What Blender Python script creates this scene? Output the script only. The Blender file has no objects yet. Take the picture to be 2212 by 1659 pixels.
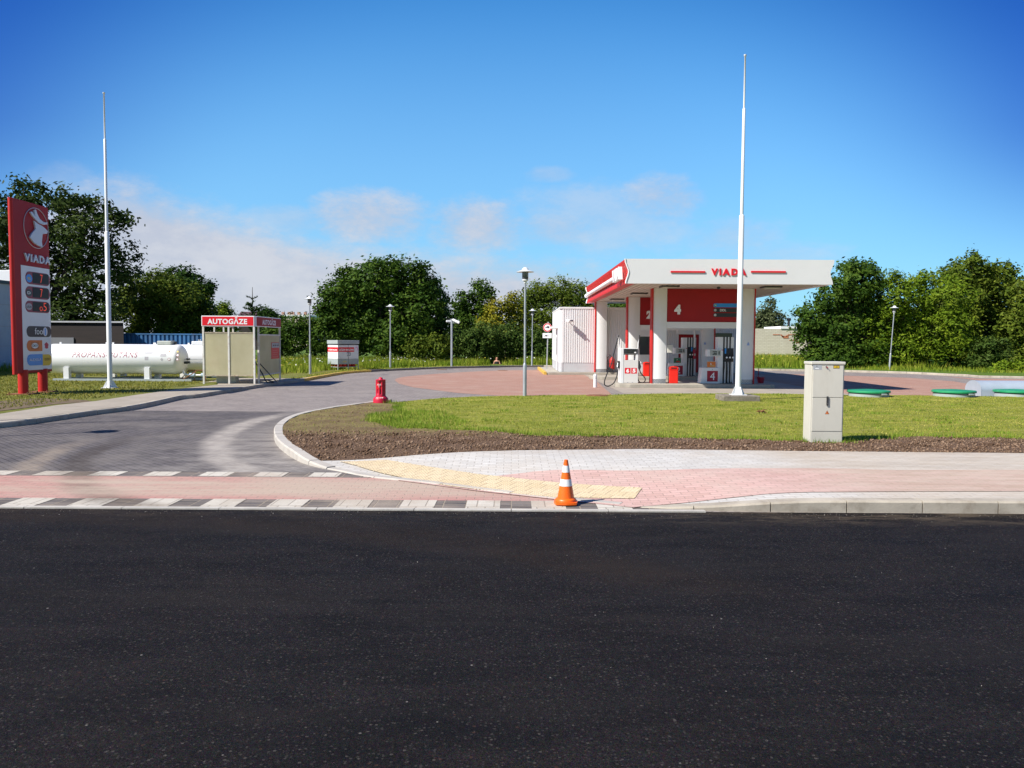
import bpy, bmesh, math, random
import numpy as np
from mathutils import Vector, Matrix
from mathutils.geometry import tessellate_polygon
R = math.radians
random.seed(7)
rng = np.random.default_rng(7)
sc = bpy.context.scene
COL = sc.collection

# ------------------------------------------------------------------ camera
CH = 1.75                       # eye height above the road
PITCH, ROLL, FPX = 3.115, 0.35, 1725.0     # focal length in units of a 2212 px wide picture
cam_d = bpy.data.cameras.new('camera')
cam_d.sensor_width = 36.0
cam_d.lens = FPX / 2212.0 * 36.0
cam_d.clip_end = 6000.0
cam = bpy.data.objects.new('camera', cam_d)
COL.objects.link(cam)
CM = Matrix.Rotation(R(90 - PITCH), 3, 'X') @ Matrix.Rotation(R(ROLL), 3, 'Z')
cam.matrix_world = Matrix.Translation((0, 0, CH)) @ CM.to_4x4()
sc.camera = cam

# ------------------------------------------------------------------ light
TX, TY = 0.9, 0.5               # sunlight travels (TX, TY, -1)
SUN = Vector((-TX, -TY, 1)).normalized()
sun_d = bpy.data.lights.new('sun', 'SUN')
sun_d.energy = 5.0
sun_d.angle = R(0.55)
sun_d.color = (1.0, 0.95, 0.87)
sun = bpy.data.objects.new('sun', sun_d)
COL.objects.link(sun)
sun.location = (-20, -10, 30)
sun.rotation_euler = SUN.to_track_quat('Z', 'Y').to_euler()
sc.view_settings.view_transform = 'Standard'
sc.view_settings.look = 'None'
sc.view_settings.exposure = 0.52
sc.view_settings.gamma = 1.0


class NT:
    """Small wrapper for wiring node trees."""
    def __init__(s, tree):
        s.t = tree; s.n = tree.nodes; s.l = tree.links

    def node(s, kind, **kw):
        n = s.n.new(kind)
        for k, v in kw.items():
            setattr(n, k, v)
        return n

    def put(s, sock, v):
        if isinstance(v, bpy.types.NodeSocket):
            s.l.new(v, sock)
        elif v is not None:
            if sock.type == 'RGBA' and len(v) == 3:
                v = (*v, 1)
            sock.default_value = v

    def m(s, op, a, b=None, c=None, clamp=False):
        n = s.node('ShaderNodeMath', operation=op, use_clamp=clamp)
        s.put(n.inputs[0], a); s.put(n.inputs[1], b); s.put(n.inputs[2], c)
        return n.outputs[0]

    def mix(s, f, a, b, mode='MIX'):
        n = s.node('ShaderNodeMix', data_type='RGBA', blend_type=mode)
        s.put(n.inputs[0], f); s.put(n.inputs[6], a); s.put(n.inputs[7], b)
        return n.outputs[2]

    def ramp(s, f, lo, hi):
        n = s.node('ShaderNodeMapRange', clamp=True)
        n.interpolation_type = 'SMOOTHSTEP'
        s.put(n.inputs[0], f); s.put(n.inputs[1], lo); s.put(n.inputs[2], hi)
        return n.outputs[0]

    def pos(s):
        if not hasattr(s, '_p'):
            s._p = s.node('ShaderNodeNewGeometry').outputs['Position']
        return s._p

    def xyz(s, v):
        n = s.node('ShaderNodeSeparateXYZ'); s.l.new(v, n.inputs[0])
        return n.outputs

    def noise(s, scale, detail=3, rough=0.6, vec=None, stretch=None, lac=2.0):
        n = s.node('ShaderNodeTexNoise')
        v = vec or s.pos()
        if stretch:
            mp = s.node('ShaderNodeMapping'); mp.inputs['Scale'].default_value = stretch
            s.l.new(v, mp.inputs[0]); v = mp.outputs[0]
        s.l.new(v, n.inputs['Vector'])
        n.inputs['Scale'].default_value = scale
        n.inputs['Detail'].default_value = detail
        n.inputs['Roughness'].default_value = rough
        return n.outputs[0]

    def voro(s, scale, vec=None, feature='F1', out='Distance'):
        n = s.node('ShaderNodeTexVoronoi', feature=feature)
        s.l.new(vec or s.pos(), n.inputs['Vector'])
        n.inputs['Scale'].default_value = scale
        return n.outputs[out]

    def bump(s, h, strength=0.5, dist=0.01):
        n = s.node('ShaderNodeBump')
        n.inputs['Strength'].default_value = strength
        n.inputs['Distance'].default_value = dist
        s.l.new(h, n.inputs['Height'])
        return n.outputs[0]


# ------------------------------------------------------------------ sky
world = bpy.data.worlds.new('World')
sc.world = world
world.use_nodes = True
w = NT(world.node_tree)
w.n.clear()
sky = w.node('ShaderNodeTexSky', sky_type='NISHITA')
sky.sun_disc = False
sky.sun_elevation = math.asin(SUN.z)
sky.sun_rotation = math.atan2(SUN.x, SUN.y)
sky.altitude = 50
sky.air_density = 1.0
sky.dust_density = 0.35
sky.ozone_density = 3.0
hs = w.node('ShaderNodeHueSaturation')
hs.inputs['Saturation'].default_value = 1.28
hs.inputs['Value'].default_value = 1.0
w.l.new(sky.outputs[0], hs.inputs['Color'])
gm = w.node('ShaderNodeGamma'); gm.inputs[1].default_value = 1.0
w.l.new(hs.outputs[0], gm.inputs[0])
tc = w.node('ShaderNodeTexCoord').outputs['Generated']
dx, dy, dz = w.xyz(tc)
dyc = w.m('MAXIMUM', dy, 0.08)
U = w.m('DIVIDE', dx, dyc)          # tangent of the azimuth
V = w.m('DIVIDE', dz, dyc)          # tangent of the elevation
cn = w.noise(6.0, 7, 0.66, vec=tc, stretch=(1, 1, 2.0))
cn2 = w.noise(21.0, 6, 0.68, vec=tc, stretch=(1, 1, 2.2))
fb = w.m('ADD', w.m('MULTIPLY', w.m('SUBTRACT', cn, 0.5), 1.5), w.m('MULTIPLY', w.m('SUBTRACT', cn2, 0.5), 0.9))
# low cloud bank: its upper edge falls from the left to the middle
fc = w.node('ShaderNodeFloatCurve')
cv = fc.mapping.curves[0]
bank = [(-1.2, .10), (-.64, .13), (-.56, .165), (-.49, .180), (-.41, .158), (-.32, .130), (-.235, .110), (-.10, .096), (.05, .085), (.16, .062), (.3, .02), (1.2, -.03)]
pts = [((u + 1.2) / 2.4, (v + .1) / .4) for u, v in bank]
cv.points[0].location = pts[0]; cv.points[1].location = pts[-1]
for p in pts[1:-1]:
    cv.points.new(*p)
fc.mapping.update()
w.l.new(w.m('DIVIDE', w.m('ADD', U, 1.2), 2.4), fc.inputs['Value'])
vtop = w.m('SUBTRACT', w.m('MULTIPLY', fc.outputs[0], 0.4), 0.1)
field = w.m('MULTIPLY', w.m('SUBTRACT', vtop, V), 16.0)
dens = w.ramp(w.m('ADD', field, fb), -.55, .45)
# ragged puffs of cloud above the bank
for (pu, pv, ru, rv, k) in [(-.178, .150, .085, .034, .75), (-.045, .140, .070, .036, .75), (.055, .138, .065, .026, .5), (.185, .176, .060, .030, .6),
                            (.275, .130, .07, .026, .35), (-.56, .20, .04, .018, .2), (.045, .205, .03, .010, .25), (.12, .150, .13, .045, .35), (.32, .105, .10, .025, .3), (-.28, .145, .07, .022, .35)]:
    a = w.m('DIVIDE', w.m('SUBTRACT', U, pu), ru)
    b = w.m('DIVIDE', w.m('SUBTRACT', V, pv), rv)
    r2 = w.m('ADD', w.m('MULTIPLY', a, a), w.m('MULTIPLY', b, b))
    e = w.m('ADD', w.m('SUBTRACT', .75, r2), w.m('MULTIPLY', fb, 2.2))
    dens = w.m('MAXIMUM', dens, w.m('MULTIPLY', w.ramp(e, -.7, 1.0), min(.95, k * 1.2)))
hz = w.m('MULTIPLY', w.m('SUBTRACT', 1.0, w.ramp(V, 0.0, 0.52)), 0.72)
front = w.ramp(dy, 0.1, 0.3)
dens = w.m('MULTIPLY', w.m('MULTIPLY', dens, 0.90), front)
CLOUD = 8.5
ccol = w.mix(w.ramp(w.m('ADD', cn, w.m('MULTIPLY', w.m('SUBTRACT', cn2, .5), .5)), 0.35, 0.68), (CLOUD * .73, CLOUD * .76, CLOUD * .89), (CLOUD * .90, CLOUD * .90, CLOUD * .97))
tint = w.mix(1.0, gm.outputs[0], (0.80, 1.0, 1.12), 'MULTIPLY')
clear = w.mix(1.0, tint, (1.25, 1.88, 1.95), 'MULTIPLY')
clear = w.mix(w.m('MULTIPLY', hz, front), clear, (CLOUD * .42, CLOUD * .80, CLOUD * 1.2))
rr = w.m('SQRT', w.m('ADD', w.m('MULTIPLY', U, U), w.m('MULTIPLY', V, V)))
deep = w.m('MULTIPLY', w.ramp(rr, .36, .80), w.ramp(V, .02, .28))
clear = w.mix(deep, clear, w.mix(1.0, clear, (.26, .34, .62), 'MULTIPLY'))
tint = w.mix(front, tint, clear)
skyc = w.mix(dens, tint, ccol)
bg = w.node('ShaderNodeBackground')
w.l.new(skyc, bg.inputs[0])
bg.inputs[1].default_value = 0.062
wo = w.node('ShaderNodeOutputWorld')
w.l.new(bg.outputs[0], wo.inputs[0])


# ------------------------------------------------------------------ measuring helpers (photo survey -> places in the world)
def ray(px, py):
    return CM @ Vector(((px - 1106.0) / FPX, -(py - 829.5) / FPX, -1.0))

def G(px, py, z=0.0):
    d = ray(px, py); t = (z - CH) / d.z
    return Vector((d.x * t, d.y * t, z))

def W(px, py, Y):
    d = ray(px, py); t = Y / d.y
    return Vector((d.x * t, Y, CH + d.z * t))

def PX(px, py, X):
    d = ray(px, py); t = X / d.x
    return Vector((X, d.y * t, CH + d.z * t))

# ------------------------------------------------------------------ materials
MATS = {}

def mat(name, col, rough=0.6, metal=0.0, var=0.0, vs=3.0, bump=0.0, bs=40.0, spec=0.5, dirt=None, emit=0.0, stretch=None):
    if name in MATS:
        return MATS[name]
    m = bpy.data.materials.new(name); m.use_nodes = True
    t = NT(m.node_tree); p = t.n['Principled BSDF']
    p.inputs['Roughness'].default_value = rough
    p.inputs['Metallic'].default_value = metal
    p.inputs['Specular IOR Level'].default_value = spec
    c = None
    if var or dirt:
        f = t.noise(vs, 4, .65, stretch=stretch)
        lo = tuple(max(0, x * (1 - var)) for x in col); hi = tuple(min(1, x * (1 + var)) for x in col)
        c = t.mix(t.ramp(f, .3, .7), lo, hi)
        if dirt:
            dcol, amt = dirt
            c = t.mix(t.m('MULTIPLY', t.ramp(t.noise(vs * 2.3, 5, .7, stretch=stretch), .45, .75), amt), c, dcol)
        t.put(p.inputs['Base Color'], c)
        rr = t.m('ADD', rough - .08, t.m('MULTIPLY', f, .16)); t.put(p.inputs['Roughness'], rr)
    else:
        t.put(p.inputs['Base Color'], col)
    if bump:
        t.put(p.inputs['Normal'], t.bump(t.noise(bs, 4, .6), bump, .01))
    if emit:
        t.put(p.inputs['Emission Color'], col); p.inputs['Emission Strength'].default_value = emit
    MATS[name] = m
    return m

def custom(name):
    m = bpy.data.materials.new(name); m.use_nodes = True
    t = NT(m.node_tree); MATS[name] = m
    return m, t, t.n['Principled BSDF']

M_white = mat('white_paint', (.78, .78, .77), .45, var=.03, vs=.8, dirt=((.55, .52, .46), .12))
M_pole = mat('white_pole_paint', (.80, .80, .80), .35, var=.03, vs=1.5, dirt=((.45, .43, .4), .15), stretch=(1, 1, .2))
M_red = mat('red_paint', (.52, .013, .008), .55, var=.05, vs=1.0)
M_darkred = mat('deep_red_with_shade', (.34, .004, .008), .65, var=.05, vs=.8)  # red lowered so the shade on the pylon face sits in the colour
M_sign_red = mat('sign_red', (.74, .008, .02), .4)
M_maroon = mat('maroon_sticker', (.36, .008, .03), .5)
M_fascia = mat('fascia_white', (.74, .73, .73), .5, var=.02, vs=.6)
M_galv = mat('galvanised_steel', (.42, .44, .47), .42, metal=.35, var=.12, vs=6, stretch=(1, 1, .4))
M_grey = mat('grey_metal', (.36, .40, .40), .5, var=.06, vs=2)
M_black = mat('black_rubber', (.015, .015, .016), .5)
M_dark = mat('dark_plastic', (.03, .03, .033), .4)
M_glassdark = mat('dark_display_glass', (.02, .022, .025), .12, spec=.8)
M_concrete = mat('concrete', (.38, .345, .285), .85, var=.10, vs=2.2, bump=.3, bs=60, dirt=((.22, .2, .17), .35))
M_oldcon = mat('weathered_concrete', (.22, .19, .15), .9, var=.25, vs=6, bump=.6, bs=50, dirt=((.09, .08, .06), .6))
M_yellowkerb = mat('yellow_kerb_paint', (.66, .42, .07), .7, var=.15, vs=5, dirt=((.3, .22, .1), .5))
M_steelplate = mat('bright_steel', (.6, .6, .6), .25, metal=.9)
M_rust = mat('rusty_steel', (.20, .085, .035), .85, var=.3, vs=9)
M_cream = mat('cream_metal', (.60, .575, .50), .45, var=.04, vs=1.3, dirt=((.42, .38, .3), .30), stretch=(1, 1, .35))
M_letter = mat('white_lettering', (.85, .85, .85), .5)
M_blue = mat('blue_sticker', (.03, .28, .75), .4)
M_orange = mat('orange_sticker', (.70, .18, .03), .5)
M_yellow = mat('yellow_sticker', (.80, .52, .03), .5)
M_led = mat('led_red', (.9, .08, .03), .5, emit=.35)
M_ink = mat('dark_ink', (.02, .02, .03), .5)
M_greyink = mat('faded_grey_print', (.45, .43, .46), .6)
M_pinkink = mat('faded_red_print', (.36, .09, .13), .6)
M_green = mat('green_lid_paint', (.018, .27, .11), .42, var=.12, vs=2.5, dirt=((.1, .3, .16), .35))
M_lid = mat('pale_plastic', (.44, .46, .42), .6, var=.1, vs=4)

# ------------------------------------------------------------------ mesh builder
ORG = {}

class MB:
    def __init__(s):
        s.v = []; s.f = []; s.mi = []; s.cur = 0

    def add(s, vs, fs):
        o = len(s.v); s.v += [tuple(v) for v in vs]
        for f in fs:
            s.f.append(tuple(i + o for i in f)); s.mi.append(s.cur)
        return s

    def mat(s, i):
        s.cur = i; return s

    def box(s, x0, x1, y0, y1, z0, z1, rot=0, c=None):
        vs = [(x, y, z) for x in (x0, x1) for y in (y0, y1) for z in (z0, z1)]
        if rot:
            cx, cy = c or ((x0 + x1) / 2, (y0 + y1) / 2); ca, sa = math.cos(rot), math.sin(rot)
            vs = [(cx + (x - cx) * ca - (y - cy) * sa, cy + (x - cx) * sa + (y - cy) * ca, z) for x, y, z in vs]
        return s.add(vs, [(0, 1, 3, 2), (4, 6, 7, 5), (0, 4, 5, 1), (2, 3, 7, 6), (0, 2, 6, 4), (1, 5, 7, 3)])

    def lathe(s, prof, c=(0, 0, 0), seg=24, squash=1.0, flute=None):
        """prof: list of (r, z) about a vertical axis through c."""
        rings = []
        vs = []
        for r, z in prof:
            ring = []
            for k in range(seg):
                a = 2 * math.pi * k / seg
                rr = r if flute is None else flute(a, r, z)
                ring.append((c[0] + rr * math.cos(a), c[1] + rr * math.sin(a) * squash, c[2] + z))
            rings.append(ring); vs += ring
        fs = []
        for i in range(len(prof) - 1):
            for k in range(seg):
                k2 = (k + 1) % seg
                fs.append((i * seg + k, i * seg + k2, (i + 1) * seg + k2, (i + 1) * seg + k))
        fs.append(tuple(reversed(range(seg))))
        fs.append(tuple((len(prof) - 1) * seg + k for k in range(seg)))
        return s.add(vs, fs)

    def tube(s, pts, rad, seg=8, cap=True):
        pts = [Vector(p) for p in pts]
        if not isinstance(rad, (list, tuple)):
            rad = [rad] * len(pts)
        vs = []; fs = []
        up = None
        for i, p in enumerate(pts):
            t = (pts[min(i + 1, len(pts) - 1)] - pts[max(i - 1, 0)])
            t = t.normalized() if t.length > 1e-9 else Vector((0, 0, 1))
            if up is None:
                up = Vector((0, 0, 1)) if abs(t.z) < .9 else Vector((1, 0, 0))
            n = (up - t * up.dot(t))
            if n.length < 1e-6:
                n = t.orthogonal()
            n.normalize(); up = n; b = t.cross(n)
            for k in range(seg):
                a = 2 * math.pi * k / seg
                vs.append(p + (n * math.cos(a) + b * math.sin(a)) * rad[i])
        for i in range(len(pts) - 1):
            for k in range(seg):
                k2 = (k + 1) % seg
                fs.append((i * seg + k, i * seg + k2, (i + 1) * seg + k2, (i + 1) * seg + k))
        if cap:
            fs.append(tuple(reversed(range(seg)))); fs.append(tuple((len(pts) - 1) * seg + k for k in range(seg)))
        return s.add(vs, fs)

    def prism(s, poly, fn, a0, a1):
        """poly in 2-D, extruded from a0 to a1; fn(u, v, a) -> xyz."""
        n = len(poly)
        vs = [fn(u, v, a0) for u, v in poly] + [fn(u, v, a1) for u, v in poly]
        tris = tessellate_polygon([[Vector((u, v, 0)) for u, v in poly]])
        fs = [(i, (i + 1) % n, n + (i + 1) % n, n + i) for i in range(n)]
        fs += [tuple(t) for t in tris] + [tuple(n + i for i in reversed(t)) for t in tris]
        return s.add(vs, fs)

    def build(s, name, mats, parent=None, smooth=False, bevel=0, loc=None, angle=40):
        org = Vector(loc) if loc is not None else (ORG[parent.name] if parent else Vector((0, 0, 0)))
        me = bpy.data.meshes.new(name)
        me.from_pydata([(v[0] - org[0], v[1] - org[1], v[2] - org[2]) for v in s.v], [], s.f)
        if not isinstance(mats, (list, tuple)):
            mats = [mats]
        for m in mats:
            me.materials.append(m)
        if len(mats) > 1:
            me.polygons.foreach_set('material_index', s.mi)
        bm = bmesh.new(); bm.from_mesh(me); bmesh.ops.recalc_face_normals(bm, faces=bm.faces); bm.to_mesh(me); bm.free()
        if smooth:
            me.polygons.foreach_set('use_smooth', [True] * len(me.polygons))
            try:
                me.set_sharp_from_angle(angle=R(angle))
            except Exception:
                pass
        o = bpy.data.objects.new(name, me); COL.objects.link(o)
        if parent:
            o.parent = parent; ORG[o.name] = ORG[parent.name]
        else:
            o.location = org; ORG[o.name] = org
        if bevel:
            b = o.modifiers.new('bevel', 'BEVEL'); b.width = bevel; b.segments = 2; b.limit_method = 'ANGLE'; b.angle_limit = R(35)
        return o


def tag(o, label=None, cat=None, group=None, kind=None):
    if label: o['label'] = label
    if cat: o['category'] = cat
    if group: o['group'] = group
    if kind: o['kind'] = kind
    return o

def thing(name, loc, label, cat, group=None):
    o = bpy.data.objects.new(name, None); COL.objects.link(o)
    o.location = loc; o.empty_display_size = .2
    ORG[o.name] = Vector(loc)
    return tag(o, label, cat, group)

def copy_tree(o, parent=None):
    c = o.copy(); COL.objects.link(c)
    if parent: c.parent = parent
    for ch in list(o.children):
        copy_tree(ch, c)
    return c

def text(name, s, mtl, fn, w, h, parent, thick=.004, bold=0.02, a0=0.0, shear=0, space=1.0):
    """Lettering fitted to a w x h box; fn(u, v, a) maps the flat letters into the world, a = distance off the surface."""
    c = bpy.data.curves.new(name, 'FONT'); c.body = s; c.offset = bold; c.resolution_u = 3; c.shear = shear; c.space_character = space
    o = bpy.data.objects.new(name, c)
    me = bpy.data.meshes.new_from_object(o)
    bpy.data.objects.remove(o); bpy.data.curves.remove(c)
    xs = [v.co.x for v in me.vertices]; ys = [v.co.y for v in me.vertices]
    x0, x1, y0, y1 = min(xs), max(xs), min(ys), max(ys)
    b = MB()
    for lo in (a0, a0 + thick):
        b.add([fn((v.co.x - (x0 + x1) / 2) / (x1 - x0) * w, (v.co.y - (y0 + y1) / 2) / (y1 - y0) * h, lo) for v in me.vertices], [tuple(p.vertices) for p in me.polygons])
    if thick > .006:      # side walls along the boundary edges
        n = len(me.vertices); cnt = {}
        for p in me.polygons:
            for e in p.edge_keys:
                cnt[e] = cnt.get(e, 0) + 1
        for (i, j), k in cnt.items():
            if k == 1:
                b.f.append((i, j, n + j, n + i)); b.mi.append(0)
    bpy.data.meshes.remove(me)
    return b.build(name, mtl, parent)

def front(cx, cz, y):      # maps (u, v, a) to a surface facing the camera at depth y
    return lambda u, v, a: (cx + u, y - a, cz + v)

def pill(w_, h_, n=8, left=True, right=True):
    r = h_ / 2; p = []
    if right:
        p += [(w_ / 2 - r + r * math.cos(t), r * math.sin(t)) for t in np.linspace(-math.pi / 2, math.pi / 2, n)]
    else:
        p += [(w_ / 2, -r), (w_ / 2, r)]
    if left:
        p += [(-w_ / 2 + r + r * math.cos(t), r * math.sin(t)) for t in np.linspace(math.pi / 2, 1.5 * math.pi, n)]
    else:
        p += [(-w_ / 2, r), (-w_ / 2, -r)]
    return p

def disc(rx, ry=None, n=24):
    ry = ry or rx
    return [(rx * math.cos(2 * math.pi * k / n), ry * math.sin(2 * math.pi * k / n)) for k in range(n)]
def rect(w_, h_):
    return [(-w_ / 2, -h_ / 2), (w_ / 2, -h_ / 2), (w_ / 2, h_ / 2), (-w_ / 2, h_ / 2)]
# ================================================================== GROUND
def sheet(name, poly, zf, mtl, cell=None, skirt=.15, kind='structure'):
    bm = bmesh.new()
    pl = []
    for q in poly:                       # drop repeated points
        if not pl or math.dist(q[:2], pl[-1][:2]) > 1e-3:
            pl.append(q)
    vs = [bm.verts.new((p[0], p[1], 0)) for p in pl]
    for tri in tessellate_polygon([[Vector((p[0], p[1], 0)) for p in pl]]):
        a, c, d = (pl[i] for i in tri)
        if abs((c[0] - a[0]) * (d[1] - a[1]) - (c[1] - a[1]) * (d[0] - a[0])) > 1e-9:
            try:
                bm.faces.new([vs[i] for i in tri])
            except ValueError:
                pass
    bmesh.ops.recalc_face_normals(bm, faces=bm.faces)
    if bm.faces and sum(f.normal.z * f.calc_area() for f in bm.faces) < 0:
        bmesh.ops.reverse_faces(bm, faces=bm.faces[:])
    if cell:
        xs = [p[0] for p in poly]; ys = [p[1] for p in poly]
        for ax, lo, hi in ((0, min(xs), max(xs)), (1, min(ys), max(ys))):
            k = math.ceil(lo / cell) * cell
            while k < hi:
                co = (k, 0, 0) if ax == 0 else (0, k, 0); no = (1, 0, 0) if ax == 0 else (0, 1, 0)
                bmesh.ops.bisect_plane(bm, geom=bm.verts[:] + bm.edges[:] + bm.faces[:], plane_co=co, plane_no=no, dist=1e-5)
                k += cell
    for v in bm.verts:
        v.co.z = zf(v.co.x, v.co.y) if callable(zf) else zf
    if skirt:
        be = [e for e in bm.edges if e.is_boundary]
        r = bmesh.ops.extrude_edge_only(bm, edges=be)
        for v in [g for g in r['geom'] if isinstance(g, bmesh.types.BMVert)]:
            v.co.z -= skirt
    me = bpy.data.meshes.new(name); bm.to_mesh(me); bm.free()
    me.materials.append(mtl)
    o = bpy.data.objects.new(name, me); COL.objects.link(o)
    return tag(o, kind=kind)

def xy(l):
    return [(p[0], p[1]) for p in l]

def smooth_path(pts, n=6):
    """Catmull-Rom through 2-D points."""
    out = []
    P = [pts[0]] + list(pts) + [pts[-1]]
    for i in range(1, len(P) - 2):
        for k in range(n):
            t = k / n
            q = []
            for j in (0, 1):
                a, b, c, d = P[i - 1][j], P[i][j], P[i + 1][j], P[i + 2][j]
                q.append(.5 * (2 * b + (c - a) * t + (2 * a - 5 * b + 4 * c - d) * t * t + (3 * b - a - 3 * c + d) * t ** 3))
            out.append(tuple(q))
    out.append(tuple(pts[-1]))
    return out

def offset_path(pts, d):
    out = []
    for i, p in enumerate(pts):
        a = Vector(pts[max(i - 1, 0)]); b = Vector(pts[min(i + 1, len(pts) - 1)])
        t = (b - a).normalized(); out.append((p[0] - t.y * d, p[1] + t.x * d))
    return out

# --- height of the raised island: flush with the crossing at the ramp, a kerb's height elsewhere
RA, RB = G(765, 1026), G(1345, 1093)
def hgt(x, y):
    p = Vector((x, y)); a = RA.xy; b = RB.xy
    t = max(0, min(1, (p - a).dot(b - a) / (b - a).length_squared))
    s = min(1, (p - (a + (b - a) * t)).length / 2.1)
    return .115 * s * s * (3 - 2 * s)

# --- ground materials
def paver_mat(name, c1, c2, mortar, bw=.2, bh=.1, ang=0, dirtc=(.4, .36, .3), dirt=.3, extra=None, wear=.25):
    m, t, p = custom(name)
    br = t.node('ShaderNodeTexBrick')
    mp = t.node('ShaderNodeMapping'); mp.inputs['Rotation'].default_value = (0, 0, R(ang))
    t.l.new(t.pos(), mp.inputs[0]); t.l.new(mp.outputs[0], br.inputs['Vector'])
    br.inputs['Scale'].default_value = 1
    br.inputs['Brick Width'].default_value = bw; br.inputs['Row Height'].default_value = bh
    br.inputs['Mortar Size'].default_value = .007; br.inputs['Mortar Smooth'].default_value = .3
    br.inputs['Bias'].default_value = 0
    t.put(br.inputs['Color1'], c1); t.put(br.inputs['Color2'], c2); t.put(br.inputs['Mortar'], mortar)
    c = br.outputs[0]
    big = t.noise(.9, 5, .65)
    c = t.mix(t.m('MULTIPLY', t.ramp(big, .40, .72), dirt), c, dirtc)
    fine = t.noise(45, 4, .7)
    c = t.mix(t.m('MULTIPLY', t.ramp(fine, .35, .7), wear), c, tuple(x * .55 for x in c1))
    if extra:
        c = extra(t, c)
    t.put(p.inputs['Base Color'], c)
    p.inputs['Roughness'].default_value = .85
    p.inputs['Specular IOR Level'].default_value = .25
    hh = t.m('ADD', t.m('MULTIPLY', br.outputs['Fac'], -1.0), t.m('MULTIPLY', fine, .5))
    t.put(p.inputs['Normal'], t.bump(hh, .8, .006))
    return m

def arc(t, cx, cy, r, wd, amt, y0=None, y1=None, x0=None, x1=None):
    X, Y, Z = t.xyz(t.pos())
    a = t.m('SUBTRACT', X, cx); b = t.m('SUBTRACT', Y, cy)
    d = t.m('SQRT', t.m('ADD', t.m('MULTIPLY', a, a), t.m('MULTIPLY', b, b)))
    d = t.m('ADD', d, t.m('MULTIPLY', t.m('SUBTRACT', t.noise(.8, 4, .6), .5), .35))
    e = t.m('ABSOLUTE', t.m('SUBTRACT', d, r))
    f = t.m('SUBTRACT', 1.0, t.ramp(e, wd * .2, wd))
    if y0 is not None:
        f = t.m('MULTIPLY', f, t.ramp(Y, y0, y0 + 1.0))
    if y1 is not None:
        f = t.m('MULTIPLY', f, t.m('SUBTRACT', 1.0, t.ramp(Y, y1 - 3, y1)))
    if x1 is not None:
        f = t.m('MULTIPLY', f, t.m('SUBTRACT', 1.0, t.ramp(X, x1 - 2, x1)))
    n = t.ramp(t.noise(3.2, 5, .7), .3, .7)
    return t.m('MULTIPLY', t.m('MULTIPLY', f, t.m('ADD', .45, t.m('MULTIPLY', n, .55))), amt)

def drive_dirt(t, c):
    c = t.mix(arc(t, 5.3, 16.6, 10.75, .34, .85, y0=9.0, y1=20), c, (.46, .41, .36))
    c = t.mix(arc(t, 5.3, 16.6, 10.1, 1.2, .35, y0=9.0, y1=19), c, (.32, .285, .25))
    c = t.mix(arc(t, 1.2, 14.2, 7.9, .30, .8, y0=7.5, y1=15), c, (.055, .042, .034))
    c = t.mix(arc(t, 1.2, 14.2, 8.45, .28, .6, y0=8.0, y1=14.5), c, (.36, .29, .22))
    X, Y, Z = t.xyz(t.pos())
    f = t.m('MULTIPLY', t.ramp(X, -6.5, -3.0), t.m('SUBTRACT', 1.0, t.ramp(Y, 13, 18)))
    n = t.ramp(t.noise(1.4, 5, .65, stretch=(1, 2.5, 1)), .35, .7)
    return t.mix(t.m('MULTIPLY', t.m('MULTIPLY', f, n), .75), c, (.38, .345, .31))

M_drive_new = paver_mat('dark_grey_pavers', (.095, .084, .086), (.135, .120, .122), (.035, .030, .028), .2, .1, 45, (.21, .185, .165), .6, drive_dirt)
M_drive_old = paver_mat('old_grey_pavers', (.235, .202, .19), (.30, .262, .245), (.12, .10, .09), .2, .1, 45, (.37, .325, .29), .5)
M_redpave = paver_mat('red_pavers', (.37, .205, .155), (.43, .245, .19), (.30, .18, .14), .2, .1, 0, (.45, .32, .255), .6)
M_sw_grey = None

def dusty(t, c):
    """Sandy dust that covers the eastern end of the pavement."""
    X, Y, Z = t.xyz(t.pos())
    n = t.m('MULTIPLY', t.m('SUBTRACT', t.noise(.7, 6, .7, stretch=(.6, 1.6, 1)), .5), 2.2)
    f = t.ramp(t.m('ADD', X, n), 2.9, 4.5)
    c2 = t.mix(t.m('MULTIPLY', t.m('MULTIPLY', f, t.m('ADD', .55, t.m('MULTIPLY', t.ramp(t.noise(5, 6, .75, stretch=(.5, 2, 1)), .3, .7), .5))), .72), c, t.mix(t.ramp(t.noise(1.6, 5, .7, stretch=(.4, 2, 1)), .35, .65), (.37, .29, .21), (.50, .42, .33)))
    g = t.m('MULTIPLY', t.ramp(t.m('ADD', Y, t.m('MULTIPLY', n, .25)), 11.2, 11.75), t.ramp(t.noise(2.6, 5, .7), .35, .65))
    return t.mix(t.m('MULTIPLY', g, .5), c2, (.40, .33, .26))

M_sw_grey = paver_mat('pale_grey_pavers', (.52, .495, .46), (.62, .595, .56), (.44, .41, .37), .2, .1, 0, (.54, .48, .41), .65, dusty, .2)
M_sw_pink = paver_mat('pink_pavers', (.54, .345, .30), (.63, .415, .37), (.45, .31, .265), .2, .1, 0, (.58, .45, .385), .65, dusty, .2)
M_sw_yel = paver_mat('yellow_tactile_pavers', (.60, .48, .30), (.67, .55, .37), (.52, .41, .27), .2, .2, 27, (.62, .5, .35), .4, None, .2)

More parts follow.
